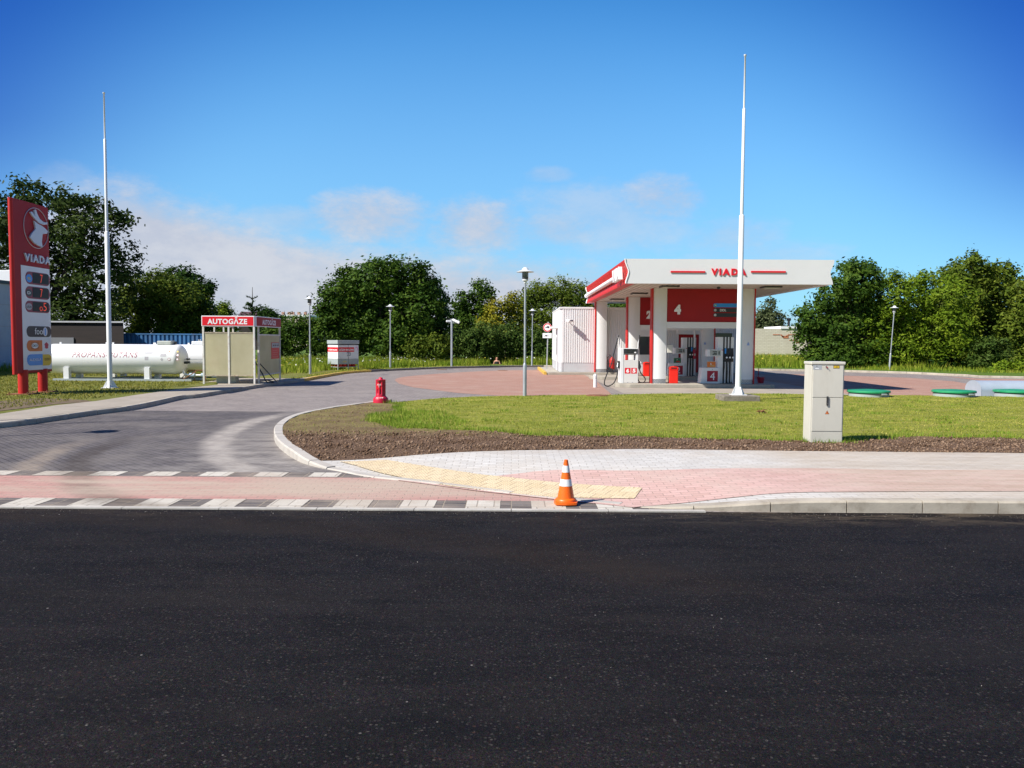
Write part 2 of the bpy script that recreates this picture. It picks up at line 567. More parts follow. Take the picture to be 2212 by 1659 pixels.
def cross_dirt(t, c):
    c = t.mix(arc(t, 1.2, 14.2, 7.9, .35, .8, y0=6.9, y1=13), c, (.10, .075, .055))
    X, Y, Z = t.xyz(t.pos())
    n = t.ramp(t.noise(1.0, 6, .72, stretch=(.5, 3.0, 1)), .38, .62)
    mid = t.m('SUBTRACT', 1.0, t.ramp(t.m('ABSOLUTE', t.m('SUBTRACT', Y, 9.35)), .25, .85))
    k = t.m('MULTIPLY', t.ramp(X, -8, -2.2), t.m('SUBTRACT', 1.0, t.ramp(X, -1.2, .6)))
    f = t.m('MULTIPLY', t.m('ADD', t.m('MULTIPLY', n, .55), t.m('MULTIPLY', k, .5)), mid)
    c = t.mix(arc(t, 5.3, 16.6, 10.6, .5, .6, y0=6.9, y1=13), c, (.42, .34, .27))
    return t.mix(t.m('MINIMUM', f, .85), c, (.46, .37, .29))

M_cross = paver_mat('crossing_red_pavers', (.46, .215, .19), (.50, .25, .22), (.32, .2, .17), .2, .1, 0, (.5, .38, .32), .45, cross_dirt)
def blk_dirt(t, c):
    c = t.mix(arc(t, 1.2, 14.2, 7.9, .4, .8, y0=6.9, y1=13), c, (.13, .10, .075))
    c = t.mix(arc(t, 5.3, 16.6, 10.6, .5, .5, y0=6.9, y1=13), c, (.42, .34, .27))
    n = t.ramp(t.noise(2.2, 6, .75, stretch=(.5, 2, 1)), .42, .66)
    return t.mix(t.m('MULTIPLY', n, .28), c, (.36, .29, .22))

M_blk_w = paver_mat('white_block_pavers', (.54, .50, .43), (.63, .59, .52), (.34, .30, .25), .18, .36, 0, (.36, .29, .22), .65, blk_dirt, .2)
M_blk_k = paver_mat('black_block_pavers', (.080, .072, .072), (.17, .15, .145), (.30, .25, .19), .12, .24, 90, (.22, .185, .15), .5, blk_dirt, .15)

# asphalt
m_, t, p = custom('fresh_asphalt')
fine = t.noise(150, 3, .7); sp = t.voro(95)
c = t.mix(t.ramp(fine, .35, .7), (.0065, .0061, .0068), (.020, .0180, .0185))
speck = t.m('MULTIPLY', t.m('SUBTRACT', 1.0, t.ramp(sp, .10, .30)), t.ramp(t.noise(40, 2, .5), .56, .72))
gr = t.voro(210, out='Color')
c = t.mix(.6, c, t.mix(1.0, c, gr, 'OVERLAY'))
c = t.mix(t.m('MULTIPLY', t.ramp(t.noise(60, 2, .8), .60, .74), .55), c, (.060, .052, .050))
c = t.mix(t.m('MULTIPLY', t.ramp(t.noise(75, 2, .8, stretch=(1, 1, 3)), .62, .72), .75), c, (.003, .003, .003))
c = t.mix(t.m('MULTIPLY', speck, .75), c, (.13, .11, .09))
mott = t.m('ADD', t.m('MULTIPLY', t.noise(26, 6, .85), .9), t.m('MULTIPLY', t.noise(1.6, 6, .75, stretch=(.5, 1.5, 1)), .75))
c = t.mix(1.0, c, t.mix(t.ramp(mott, .62, 1.02), (.50, .50, .54), (1.50, 1.36, 1.28)), 'MULTIPLY')
def specks(t, c, scale, lo, r, col, amt=1.0):
    n = t.node('ShaderNodeTexVoronoi'); t.l.new(t.pos(), n.inputs['Vector']); n.inputs['Scale'].default_value = scale
    rnd = t.xyz(n.outputs['Color'])[0]
    f = t.m('MULTIPLY', t.ramp(rnd, lo, min(1, lo + .02)), t.m('SUBTRACT', 1.0, t.ramp(n.outputs['Distance'], r * .6, r)))
    return t.mix(t.m('MULTIPLY', f, amt), c, col)
c = specks(t, c, 55, .55, .42, (.0035, .0035, .004), .8)
c = specks(t, c, 47, .72, .38, (.038, .034, .032), .9)
c = specks(t, c, 38, .90, .34, (.085, .075, .066), .6)
c = specks(t, c, 24, .985, .20, (.24, .22, .20), .9)
c = specks(t, c, 31, .95, .30, (.060, .032, .022), .6)
st = t.ramp(t.noise(.75, 5, .62, stretch=(.35, 1.7, 1)), .48, .75)
c = t.mix(t.m('MULTIPLY', st, .45), c, (.024, .020, .018))
X, Y, Z = t.xyz(t.pos())
edge = t.m('MULTIPLY', t.ramp(Y, 7.3, 8.05), t.ramp(t.noise(2.5, 5, .75, stretch=(.5, 2, 1)), .42, .7))
c = t.mix(t.m('MULTIPLY', edge, t.m('ADD', .25, t.m('MULTIPLY', t.ramp(X, .5, 3), .6))), c, (.11, .085, .06))
sc1 = t.m('MULTIPLY', t.ramp(t.noise(7, 5, .75, stretch=(.5, 2.5, 1)), .66, .74), t.ramp(t.noise(.9, 2, .5), .5, .65))
c = t.mix(t.m('MULTIPLY', sc1, .6), c, (.09, .085, .08))
c = t.mix(arc(t, -4.5, -1.2, 9.0, .55, .35, y0=5.0), c, (.030, .019, .012))
t.put(p.inputs['Base Color'], c)
t.put(p.inputs['Roughness'], t.m('ADD', .68, t.m('MULTIPLY', t.noise(1.2, 3), .25)))
p.inputs['Specular IOR Level'].default_value = .10
t.put(p.inputs['Normal'], t.bump(t.m('ADD', fine, t.m('MULTIPLY', t.noise(48, 3, .75), 1.2)), .7, .010))
M_asphalt = m_

# soil
m_, t, p = custom('brown_soil')
n1 = t.noise(38, 5, .75); n2 = t.noise(1.6, 4, .6)
c = t.mix(t.ramp(n1, .3, .72), (.088, .052, .033), (.225, .148, .100))
c = t.mix(t.m('MULTIPLY', t.ramp(t.voro(55), .0, .25), .0), c, (.3, .25, .2))
X, Y, Z = t.xyz(t.pos())
dry = t.m('MULTIPLY', t.ramp(Y, 13.0, 14.6), t.m('ADD', .35, t.m('MULTIPLY', t.ramp(n2, .35, .6), .65)))
c = t.mix(dry, c, t.mix(t.ramp(t.noise(24, 4, .7), .4, .62), (.25, .175, .10), (.22, .21, .06)))
t.put(p.inputs['Base Color'], c); p.inputs['Roughness'].default_value = 1.0
p.inputs['Specular IOR Level'].default_value = .1
t.put(p.inputs['Normal'], t.bump(n1, 1.0, .03))
M_soil = m_

def grass_mat(name, g1, g2, dry, amt, sx=1.0):
    m_, t, p = custom(name)
    a = t.noise(30, 4, .75, stretch=(.55, 2.2, 1)); b = t.noise(2.0, 5, .7, stretch=(.45, 1.8, 1))
    c = t.mix(t.ramp(a, .3, .7), g1, g2)
    c = t.mix(t.m('MULTIPLY', t.ramp(b, .42, .68), amt), c, dry)
    c = t.mix(t.m('MULTIPLY', t.ramp(t.noise(.5, 4, .6), .45, .7), .3), c, g1)
    c = t.mix(t.m('MULTIPLY', t.ramp(t.noise(9, 5, .8, stretch=(.6, 1.6, 1)), .52, .66), .6), c, tuple(x * .32 for x in g1))
    t.put(p.inputs['Base Color'], c); p.inputs['Roughness'].default_value = .9
    p.inputs['Specular IOR Level'].default_value = .15
    t.put(p.inputs['Normal'], t.bump(a, .8, .04))
    return m_
M_lawn = grass_mat('lawn_ground', (.15, .19, .018), (.33, .335, .05), (.42, .34, .10), .6)
M_verge = grass_mat('verge_ground', (.10, .125, .022), (.215, .225, .045), (.30, .245, .085), .75)
M_meadow = grass_mat('meadow_ground', (.06, .12, .015), (.13, .22, .03), (.20, .18, .05), .4)

# --- base terrain to the horizon
b = MB()
ring = [(0, 0, -.32)]
rads = [60, 130, 300, 800, 2500]
vs = [(0, 60, -.30)]; fs = []
for r_ in rads:
    for k in range(48):
        a = 2 * math.pi * k / 48
        vs.append((r_ * math.cos(a), 60 + r_ * math.sin(a), -.30))
for k in range(48):
    fs.append((0, 1 + k, 1 + (k + 1) % 48))
for i in range(len(rads) - 1):
    for k in range(48):
        k2 = (k + 1) % 48
        fs.append((1 + i * 48 + k, 1 + (i + 1) * 48 + k, 1 + (i + 1) * 48 + k2, 1 + i * 48 + k2))
b.add(vs, fs); tag(b.build('ground', M_meadow), kind='structure')

sheet('road', [(-120, -14), (120, -14), (120, 8.13), (-120, 8.13)], 0.0, M_asphalt)
M_fc = M_drive_old
KERB_L = [(0, 925.5), (98, 913), (213, 896), (272, 888.5), (328, 878), (390, 863.5), (426, 860), (468, 853), (534, 842), (598, 832), (658, 824), (697, 816.5), (748.6, 807.6), (802.6, 803.5), (836, 801.7), (947.6, 796.6), (1011, 795.2), (1103.5, 793.2), (1174.5, 792.7)]
KERB_R = [(1630, 800.5), (1821, 803.6), (1966, 807.7), (2085, 813.5), (2112, 816), (2212, 818)]
KP = [(-60, 8.5), (-22, 8.6), (-14.5, 9.8), (-11.3, 12.4)] + xy([G(*q) for q in KERB_L]) + xy([G(*q) for q in KERB_R]) + [(60, 37)]
sheet('forecourt_paving', [(-70, 8.13), (70, 8.13), (70, 60), (-70, 60)], 0.002, M_fc, skirt=0)
# newer, darker drive pavers nearest the road
sheet('drive_paving', [(-40, 10.38), (1, 10.38), (1, 19.2), (-40, 19.2)], 0.007, M_drive_new, skirt=0)
# red crossing band and its rows of blocks
sheet('crossing_band', [(-40, 8.62), (2.0, 8.62), (2.0, 10.02), (-40, 10.02)], 0.007, M_cross, skirt=0)
sheet('crossing_edge_row', [(-40, 8.19), (1.9, 8.19), (1.9, 8.62), (-40, 8.62)], 0.007, M_blk_k, skirt=0)
sheet('crossing_far_row', [(-40, 10.02), (2, 10.02), (2, 10.38), (-40, 10.38)], 0.007, M_blk_k, skirt=0)
b = MB()
x = .213
while x > -16:
    b.add([(x, 8.20, .011), (x + .36, 8.20, .011), (x + .36, 8.61, .011), (x, 8.61, .011)], [(0, 1, 2, 3)]); x -= .69
b.add([(.213 + .69, 8.20, .011), (.213 + 1.05, 8.20, .011), (.213 + 1.05, 8.56, .011), (.213 + .69, 8.61, .011)], [(0, 1, 2, 3)])
x = -1.88
while x > -18:
    b.add([(x, 10.03, .011), (x + .37, 10.03, .011), (x + .37, 10.37, .011), (x, 10.37, .011)], [(0, 1, 2, 3)]); x -= .70
tag(b.build('crossing_markings', M_blk_w), kind='structure')
# flush edging stone between the asphalt and the crossing
M_edgestone = mat('edging_stone', (.46, .43, .385), .85, var=.12, vs=3, bump=.3, bs=50, dirt=((.38, .33, .27), .5))
b = MB()
x = -40.0
while x < 1.5:
    b.box(x + .004, x + .996, 8.105, 8.185, -.1, .014); x += 1.0
tag(b.build('edging_strip', M_edgestone), kind='structure')

# red forecourt pavers: the large oval and the area right of the canopy
ov = [(853, 822), (858, 817.5), (881.7, 813.2), (947.6, 807.5), (1061, 801), (1167, 799.5), (1260, 799)]
ov_low = [(1330, 860), (1190, 858.5), (1100, 857), (987, 849), (893, 837), (862, 829)]
sheet('red_paving', smooth_path(xy([G(*q) for q in ov]), 4) + xy([G(*q) for q in ov_low]), 0.006, M_redpave, skirt=0)
rr = [(1560, 860), (1560, 806), (1700, 808), (1821, 811.5), (1966.6, 816.5), (2060, 824), (2100, 831), (2114, 840), (2116, 862)]
sheet('red_paving_east', xy([G(*q) for q in rr]), 0.006, M_redpave, skirt=0)
sheet('red_paving_bend', xy([G(*q) for q in [(2040, 813), (2110, 818), (2300, 821), (2300, 827), (2115, 822)]]), 0.006, M_redpave, skirt=0)
# concrete apron round the pump islands
M_apron = mat('apron_concrete', (.345, .30, .25), .85, var=.10, vs=.8, bump=.2, bs=60, dirt=((.22, .185, .15), .5))
sheet('apron_slab', [(3.72, 26.4), (11.4, 26.4), (11.4, 41.6), (3.72, 41.6)], 0.010, M_apron, skirt=0)
# pale stone line round the red oval
b = MB()
M_line = mat('pale_stone_line', (.48, .38, .32), .9, var=.1, vs=4)

def kerb(name, path, zf, w_=.15, mtl=None, drop=.10, seglen=1.0, side=1, bottom=-.06, tilt=0.0):
    """Row of kerbstones along a path; side = which side the kerb body lies on."""
    L = [0]
    for i in range(1, len(path)):
        L.append(L[-1] + math.dist(path[i], path[i - 1]))
    def at(s):
        s = max(0, min(L[-1], s))
        for i in range(1, len(L)):
            if s <= L[i]:
                k = (s - L[i - 1]) / max(1e-9, L[i] - L[i - 1])
                return (path[i - 1][0] + (path[i][0] - path[i - 1][0]) * k, path[i - 1][1] + (path[i][1] - path[i - 1][1]) * k)
        return path[-1]
    b = MB(); s = 0.0
    while s < L[-1] - .05:
        e = min(s + seglen, L[-1]) - .012
        dz = random.uniform(-.004, .004)
        P = [at(s + (e - s) * k / 3) for k in range(4)]
        T = (Vector(P[-1]) - Vector(P[0])).normalized(); N = Vector((-T.y, T.x)) * side
        vs = []
        for q in P:
            z = zf(*q) + dz
            for (o, zz) in ((tilt, bottom), (0, max(bottom + .01, z - .02)), (.018, z), (w_, z), (w_, bottom)):
                vs.append((q[0] + N.x * o, q[1] + N.y * o, zz))
        fs = []
        for i in range(3):
            for k in range(5):
                k2 = (k + 1) % 5
                fs.append((i * 5 + k, i * 5 + k2, (i + 1) * 5 + k2, (i + 1) * 5 + k))
        fs += [(0, 1, 2, 3, 4), (19, 18, 17, 16, 15)]
        b.add(vs, fs)
        s += seglen
    return tag(b.build(name, mtl or M_kerb), kind='structure')

M_kerb = mat('kerbstone', (.42, .37, .30), .85, var=.16, vs=1.7, bump=.25, bs=70, dirt=((.24, .195, .145), .7))
M_kerbnew = mat('new_kerbstone', (.45, .415, .37), .85, var=.10, vs=1.7, bump=.25, bs=70, dirt=((.42, .36, .3), .45))
M_kerbdark = mat('old_kerbstone', (.20, .17, .15), .9, var=.15, vs=2, bump=.3, bs=60, dirt=((.1, .085, .07), .5))
KS = smooth_path(KP[:23], 3) + KP[23:]
zk = lambda x, y: .115
i_y0 = min(range(len(KS)), key=lambda i: math.dist(KS[i], xy([G(658, 824)])[0]))
i_y1 = min(range(len(KS)), key=lambda i: math.dist(KS[i], xy([G(802.6, 803.5)])[0]))
i_e = min(range(len(KS)), key=lambda i: math.dist(KS[i], xy([G(1174.5, 792.7)])[0]))
kerb('drive_kerb', KS[:i_y0 + 1], zk)
kerb('yellow_kerb', KS[i_y0:i_y1 + 1], zk, mtl=M_yellowkerb)
kerb('far_kerb', KS[i_y1:i_e + 1], zk, mtl=M_kerbdark)
kerb('east_kerb', KS[i_e:], zk)
# verge and meadow beyond the kerb (raised, with a hollow where the person sits)
HOL = G(1073, 790).xy + Vector((0, .46))
def vz(x, y):
    d = math.hypot(x - HOL.x, (y - HOL.y) * 1.0)
    return .105 - .32 * math.exp(-(d / .6) ** 2)
KSo = offset_path(KS, .13)
outer = [(60, 60), (-60, 60)]
sheet('verge', KSo + [(60, 64), (-60, 64)], vz, M_verge, cell=None, skirt=0)
# finer patch with the hollow
sheet('meadow', KSo[i_y1:i_e + 8] + [(24, 60.5), (-8, 60.5)], lambda x, y: vz(x, y) + .004, M_meadow, cell=.35, skirt=0)
sheet('far_field', [(-150, 62), (170, 62), (170, 240), (-150, 240)], .10, M_meadow, skirt=.2)
# concrete path along the drive, left
inner = [(0, 894), (60, 885), (121, 875.5), (210, 866), (295, 853), (400, 838.5), (470, 831), (472, 824)]
ip = xy([G(*q, .115) for q in inner])
j1 = min(range(len(KSo)), key=lambda i: math.dist(KSo[i], xy([G(645, 817)])[0]))
M_path = mat('path_concrete', (.34, .295, .24), .9, var=.08, vs=1.2, bump=.2, bs=50, dirt=((.25, .21, .16), .5))
pp = [q for q in KSo[1:j1 + 1]]
sheet('footpath', pp[3:] + [(-8.9, 33.4), (-11.6, 33.4), (-11.6, 29.4)] + list(reversed(ip)) + [(-13.2, 14.6), (-18, 11.8), (-30, 10.8)], .117, M_path, skirt=0)
sheet('soil_patch', smooth_path(xy([G(*q, .1) for q in [(-60, 878), (0, 868), (60, 862), (130, 862), (200, 868), (120, 874), (40, 884), (-60, 896)]]), 3), .113, mat('bare_mud', (.13, .088, .050), .95, var=.35, vs=7, bump=.7, bs=30, dirt=((.13, .13, .04), .6)), skirt=0)

# --- island between drive and road
OUT = [(836, 871.5), (784, 879.6), (697, 892.8), (633, 908), (599, 926.8), (592, 947.6), (606.5, 972), (655.7, 1002.4), (738.8, 1021), (799, 1032.7), (890, 1042), (973, 1052.7), (1048.8, 1063), (1181, 1078), (1294.5, 1088.6), (1393.5, 1099)]
OW = smooth_path(xy([G(*q) for q in OUT]), 5)
OR_ = [(2.2, 8.16), (3.0, 8.135), (40, 8.135)]
OW2 = OW + OR_
i_k = min(range(len(OW)), key=lambda i: math.dist(OW[i], xy([G(700, 1014)])[0]))
i_r = min(range(len(OW)), key=lambda i: math.dist(OW[i], xy([G(1330, 1092)])[0]))
kerb('corner_kerb', OW[:i_k + 1], lambda x, y: hgt(x, y) + .012, mtl=M_kerbnew, side=1, w_=.15, seglen=.5)
kerb('flush_kerb', OW[i_k:i_r + 1], lambda x, y: .020, mtl=M_kerbnew, side=1, w_=.12, seglen=1.0)
kerb('roadside_kerb', [OW[i_r], OW[-1]] + OR_, lambda x, y: max(.012, hgt(x, y) + .012), mtl=M_kerb, side=1, w_=.16, seglen=.78)
INN = offset_path(OW2, .14)
def iz(k):
    return lambda x, y: hgt(x, y) + k
# sidewalk / soil border
SB = xy([G(*q, .1) for q in [(684, 991), (760, 987), (897.6, 981.6), (1124.5, 976), (1393.5, 973), (1733, 977.6), (2212, 982)]]) + [(20, 11.75), (40, 11.75)]
i_s = min(range(len(INN)), key=lambda i: math.dist(INN[i], SB[0]))
SB[0] = INN[i_s]
sheet('sidewalk', INN[i_s:] + list(reversed(SB)), iz(.008), M_sw_grey, cell=.25, skirt=.1)
def zb(a, b):   # zoomed survey pixels of the corner
    return (557.4 + a / 2.6456, 836.1 + b / 2.6456)
def zc(a, b):
    return (1337.8 + a / 2.5308, 836.1 + b / 2.5308)
pk_up = [zb(800, 512), zb(1340, 505), zb(1700, 490), zb(2212, 480), zc(600, 452), zc(1150, 452), zc(1500, 462)]
pk_up = xy([G(*q, .05 if i < 3 else .11) for i, q in enumerate(pk_up)]) + [(12, 10.55), (30, 10.55)]
pk_lo = xy([G(*q, .10) for q in [zc(1500, 584), zc(780, 590), zc(130, 608), zb(2150, 642)]]) + xy([G(*q, .02) for q in [zb(1600, 628), zb(1250, 590), zb(1000, 556), zb(800, 530)]])
sheet('pink_band', smooth_path(pk_up[:7], 3) + pk_up[7:] + [(30, 9.0), (12, 9.0)] + pk_lo, iz(.014), M_sw_pink, cell=.25, skirt=0)
ye = [zb(470, 420), zb(560, 450), zb(700, 492), zb(850, 524), zb(1100, 567), zb(1500, 612), zb(1690, 630), zb(2150, 640)]
ye2 = [zb(2195, 572), zb(1950, 562), zb(1700, 545), zb(1250, 497), zb(900, 440), zb(735, 408)]
gz = lambda q: G(*q, hgt(*G(*q, .04).xy) + .015)
sheet('tactile_strip', xy([gz(q) for q in ye + ye2]), iz(.020), M_sw_yel, cell=.25, skirt=0)
b = MB()
# raised studs of the tactile strip
poly = np.array(xy([gz(q) for q in ye + ye2]))

def inside(poly, P):
    poly = np.asarray(poly, float); x, y = P[:, 0], P[:, 1]; r = np.zeros(len(P), bool)
    n = len(poly); j = n - 1
    for i in range(n):
        xi, yi = poly[i]; xj, yj = poly[j]
        c = ((yi > y) != (yj > y)) & (x < (xj - xi) * (y - yi) / (yj - yi + 1e-12) + xi)
        r ^= c; j = i
    return r

def raw_mesh(name, V, F4, mtl, parent=None, loc=None, nside=4, smooth=False):
    """Fast mesh from numpy: V (n,3), F (m,nside)."""
    org = np.array(loc if loc is not None else (tuple(ORG[parent.name]) if parent else (0, 0, 0)), dtype=np.float32)
    me = bpy.data.meshes.new(name)
    V = (np.asarray(V, np.float32) - org); F4 = np.asarray(F4, np.int32)
    me.vertices.add(len(V)); me.vertices.foreach_set('co', V.ravel())
    me.loops.add(F4.size); me.loops.foreach_set('vertex_index', F4.ravel())
    me.polygons.add(len(F4)); me.polygons.foreach_set('loop_start', np.arange(0, F4.size, nside, dtype=np.int32))
    me.update(calc_edges=True); me.validate()
    me.materials.append(mtl)
    o = bpy.data.objects.new(name, me); COL.objects.link(o)
    if parent:
        o.parent = parent; ORG[o.name] = ORG[parent.name]
    elif loc is not None:
        o.location = loc; ORG[o.name] = Vector(loc)
    return o

ca, sa = math.cos(R(-27)), math.sin(R(-27))
gx, gy = np.meshgrid(np.arange(-14, 14, .05), np.arange(-14, 14, .05))
P = np.stack([gx.ravel() * ca - gy.ravel() * sa - .5, gx.ravel() * sa + gy.ravel() * ca + 9.5], 1)
P = P[inside(poly, P)]
Z = np.array([hgt(a, c) for a, c in P]) + .020
V = []; 
for (ox, oy, oz) in ((-.013, -.013, 0), (.013, -.013, 0), (.013, .013, 0), (-.013, .013, 0), (-.008, -.008, .005), (.008, -.008, .005), (.008, .008, .005), (-.008, .008, .005)):
    V.append(np.stack([P[:, 0] + ox, P[:, 1] + oy, Z + oz], 1))
V = np.stack(V, 1).reshape(-1, 3)
base = np.arange(len(P))[:, None] * 8
F = np.concatenate([base + np.array(f) for f in ((4, 5, 6, 7), (0, 1, 5, 4), (1, 2, 6, 5), (2, 3, 7, 6), (3, 0, 4, 7))])
tag(raw_mesh('tactile_studs', V, F, M_sw_yel), kind='stuff')

# soil and lawn of the island
LB = [(836, 871.5), (872, 876), (852, 884), (862, 889), zb(790, 150), zb(650, 165), zb(640, 200), zb(800, 235), zb(1000, 245), zb(1250, 250), zb(1400, 260), zb(1600, 283), zb(1900, 284), zc(0, 272), zc(450, 284), zc(900, 297), zc(1220, 300), zc(1600, 275), zc(2212, 285)]
LB = xy([G(*q, .105) for q in LB]) + [(20, 13.4), (40, 13.4)]
LBf = []
for i in range(len(LB) - 1):
    n = max(1, int(math.dist(LB[i], LB[i + 1]) / .12))
    for k in range(n):
        u = k / n; j = 0 if i == 0 and k == 0 else 1
        LBf.append((LB[i][0] * (1 - u) + LB[i + 1][0] * u + j * random.uniform(-.03, .03), LB[i][1] * (1 - u) + LB[i + 1][1] * u + j * random.uniform(-.05, .05)))
LBf.append(LB[-1])
soil_poly = [INN[k] for k in range(0, i_s + 1)] + SB[1:] + list(reversed(LBf))
sheet('soil', soil_poly, lambda x, y: hgt(x, y) + .004 + .012 * math.sin(x * 5.1) * math.sin(y * 6.3), M_soil, cell=.3, skirt=.1)
BK = [(836, 871), (949.6, 861.6), (1040, 857.5), (1176, 855.2), (1327.5, 854), (1422, 851.5), (1672, 851.5), (1826.5, 854.5), (1960, 855), (2111, 857), (2212, 859)]
BKw = xy([G(*q, .1) for q in BK]) + [(22, 24.0), (40, 23.5)]
lawn_poly = LBf + list(reversed(BKw[1:]))
sheet('lawn', lawn_poly, iz(.006), M_lawn, cell=.8, skirt=.12)

# grass blades ---------------------------------------------------
def leaf_mat(name, cols, rough=.55, trans=.22, clump=1.2, spread=.5):
    m_, t, p = custom(name)
    g = t.node('ShaderNodeNewGeometry')
    rnd = g.outputs['Random Per Island']
    n = t.noise(clump, 3, .6)
    f = t.m('ADD', t.m('MULTIPLY', rnd, spread), t.m('MULTIPLY', t.m('SUBTRACT', n, .5), 1.6))
    f = t.m('ADD', f, .25, clamp=True)
    cr = t.node('ShaderNodeValToRGB')
    el = cr.color_ramp.elements
    el[0].color = (*cols[0], 1); el[1].color = (*cols[-1], 1)
    for i in range(1, len(cols) - 1):
        e = el.new(i / (len(cols) - 1)); e.color = (*cols[i], 1)
    t.l.new(f, cr.inputs[0])
    t.put(p.inputs['Base Color'], cr.outputs[0])
    p.inputs['Roughness'].default_value = rough
    p.inputs['Specular IOR Level'].default_value = .08
    tr = t.node('ShaderNodeBsdfTranslucent'); t.l.new(cr.outputs[0], tr.inputs[0])
    mx = t.node('ShaderNodeMixShader'); mx.inputs[0].default_value = trans
    t.l.new(p.outputs[0], mx.inputs[1]); t.l.new(tr.outputs[0], mx.inputs[2])
    t.l.new(mx.outputs[0], t.n['Material Output'].inputs[0])
    return m_

def scatter(poly, dens, bounds=None):
    poly = np.asarray(poly); x0, y0 = poly.min(0); x1, y1 = poly.max(0)
    if bounds:
        x0, x1, y0, y1 = max(x0, bounds[0]), min(x1, bounds[1]), max(y0, bounds[2]), min(y1, bounds[3])
    n = int((x1 - x0) * (y1 - y0) * dens)
    P = np.stack([rng.uniform(x0, x1, n), rng.uniform(y0, y1, n)], 1)
    P = P[inside(poly, P)]
    # keep what the camera's field (with a margin) can see
    return P[(np.abs(P[:, 0]) < P[:, 1] * .72 + 2)]

def blades(name, P, z, h, wd, mtl, lean=.5, parent=None):
    n = len(P); h = h if hasattr(h, '__len__') else rng.uniform(h * .5, h * 1.3, n)
    a = rng.uniform(0, 2 * np.pi, n); la = rng.uniform(0, 2 * np.pi, n); le = rng.uniform(0, lean, n) * h
    dx = np.cos(a) * wd / 2; dy = np.sin(a) * wd / 2
    lx = np.cos(la) * le; ly = np.sin(la) * le
    V = np.stack([np.stack([P[:, 0] - dx, P[:, 1] - dy, z - .01 + 0 * h], 1), np.stack([P[:, 0] + dx, P[:, 1] + dy, z - .01 + 0 * h], 1),
                  np.stack([P[:, 0] + lx, P[:, 1] + ly, z + h], 1)], 1).reshape(-1, 3)
    return raw_mesh(name, V, np.arange(3 * n).reshape(-1, 3), mtl, nside=3, parent=parent)

M_blade = leaf_mat('lawn_blades', [(.085, .14, .014), (.33, .355, .045), (.68, .58, .17)], clump=1.7, trans=.3)
M_blade2 = leaf_mat('edge_blades', [(.09, .17, .014), (.20, .31, .03), (.40, .43, .08)], clump=2.5, trans=.3)
M_mead = leaf_mat('meadow_blades', [(.09, .15, .014), (.22, .30, .025), (.45, .42, .08)], clump=.5, trans=.35)
P = scatter(lawn_poly, 430, (-6, 17, 12, 26))
kk = np.sin(P[:, 0] * 1.9 + 1.3 * np.sin(P[:, 1] * 1.1)) * np.sin(P[:, 1] * 3.7 + np.sin(P[:, 0] * 2.3)) + .5 * np.sin(P[:, 0] * 5.3 + 2) * np.sin(P[:, 1] * 7.9)
P = P[(kk < .35) | (rng.random(len(P)) < .35)]
zz = np.array([hgt(a, c) for a, c in P]) + .006
tag(blades('lawn_grass', P, zz, .024, .019, M_blade, 1.5), kind='stuff')
cen = scatter(lawn_poly, .9, (-5, 16, 12.5, 25))
W_ = np.repeat(cen, 34, 0) + rng.normal(0, .07, (len(cen) * 34, 2)) * np.array([1.6, 1.0])
W_ = W_[inside(lawn_poly, W_)]
tag(blades('lawn_weeds', W_, np.array([hgt(a, c) for a, c in W_]) + .006, .05, .02, M_blade2, 1.1), kind='stuff')
# longer fringe along the near edge
E = []
for q in LBf:
    if abs(q[0]) < q[1] * .75 and q[1] < 22:
        k = 26
        E.append(np.stack([rng.normal(q[0], .07, k), rng.normal(q[1] + .03, .10, k)], 1))
E = np.concatenate(E)
tag(blades('lawn_edge_grass', E, np.array([hgt(a, c) for a, c in E]) + .004, .085, .012, M_blade2, .8), kind='stuff')
P = scatter(LB[3:9] + [LB[8], (LB[8][0] + .6, LB[8][1] + 1.0), (LB[3][0] + 1, LB[3][1])], 500)
if len(P):
    tag(blades('tuft_grass', P, np.full(len(P), .115), .08, .014, M_blade2, .8), kind='stuff')

# clods and pebbles of the soil
def clods(name, P, z, s0, s1, mtl):
    n = len(P); s = rng.uniform(s0, s1, n) ** 1.0
    O = np.array([(1, 0, 0), (0, 1, 0), (-1, 0, 0), (0, -1, 0), (0, 0, 1), (0, 0, -1)], float)
    s = s0 + (s - s0) * rng.uniform(0, 1, n) ** 1.6
    V = O[None] * rng.uniform(.6, 1.2, (n, 6, 1)) * s[:, None, None]
    V += rng.normal(0, .18, (n, 6, 3)) * s[:, None, None]
    a = rng.uniform(0, 6.28, n); c, d = np.cos(a), np.sin(a)
    x = V[..., 0] * c[:, None] - V[..., 1] * d[:, None]; y = V[..., 0] * d[:, None] + V[..., 1] * c[:, None]
    V = np.stack([x + P[:, :1], y + P[:, 1:2], V[..., 2] * .8 + z[:, None] + s[:, None] * .3], 2).reshape(-1, 3)
    T = np.array([(0, 1, 4), (1, 2, 4), (2, 3, 4), (3, 0, 4), (1, 0, 5), (2, 1, 5), (3, 2, 5), (0, 3, 5)])
    F = (np.arange(n)[:, None, None] * 6 + T[None]).reshape(-1, 3)
    return raw_mesh(name, V, F, mtl, nside=3)
M_clod = leaf_mat('soil_clods', [(.06, .034, .022), (.15, .092, .058), (.28, .19, .13)], rough=.95, trans=0, clump=3, spread=.75)
P = scatter(soil_poly, 800, (-6, 14, 10.5, 14.2))
tag(clods('soil_clods', P, np.array([hgt(a, c) for a, c in P]) + .004, .005, .034, M_clod), kind='stuff')
P = scatter(soil_poly, 120, (-6, 2, 14.2, 20))
tag(clods('dry_soil_crumbs', P, np.array([hgt(a, c) for a, c in P]) + .004, .006, .018, M_clod), kind='stuff')
P = scatter(soil_poly, 90, (-6, 2, 13.6, 20))
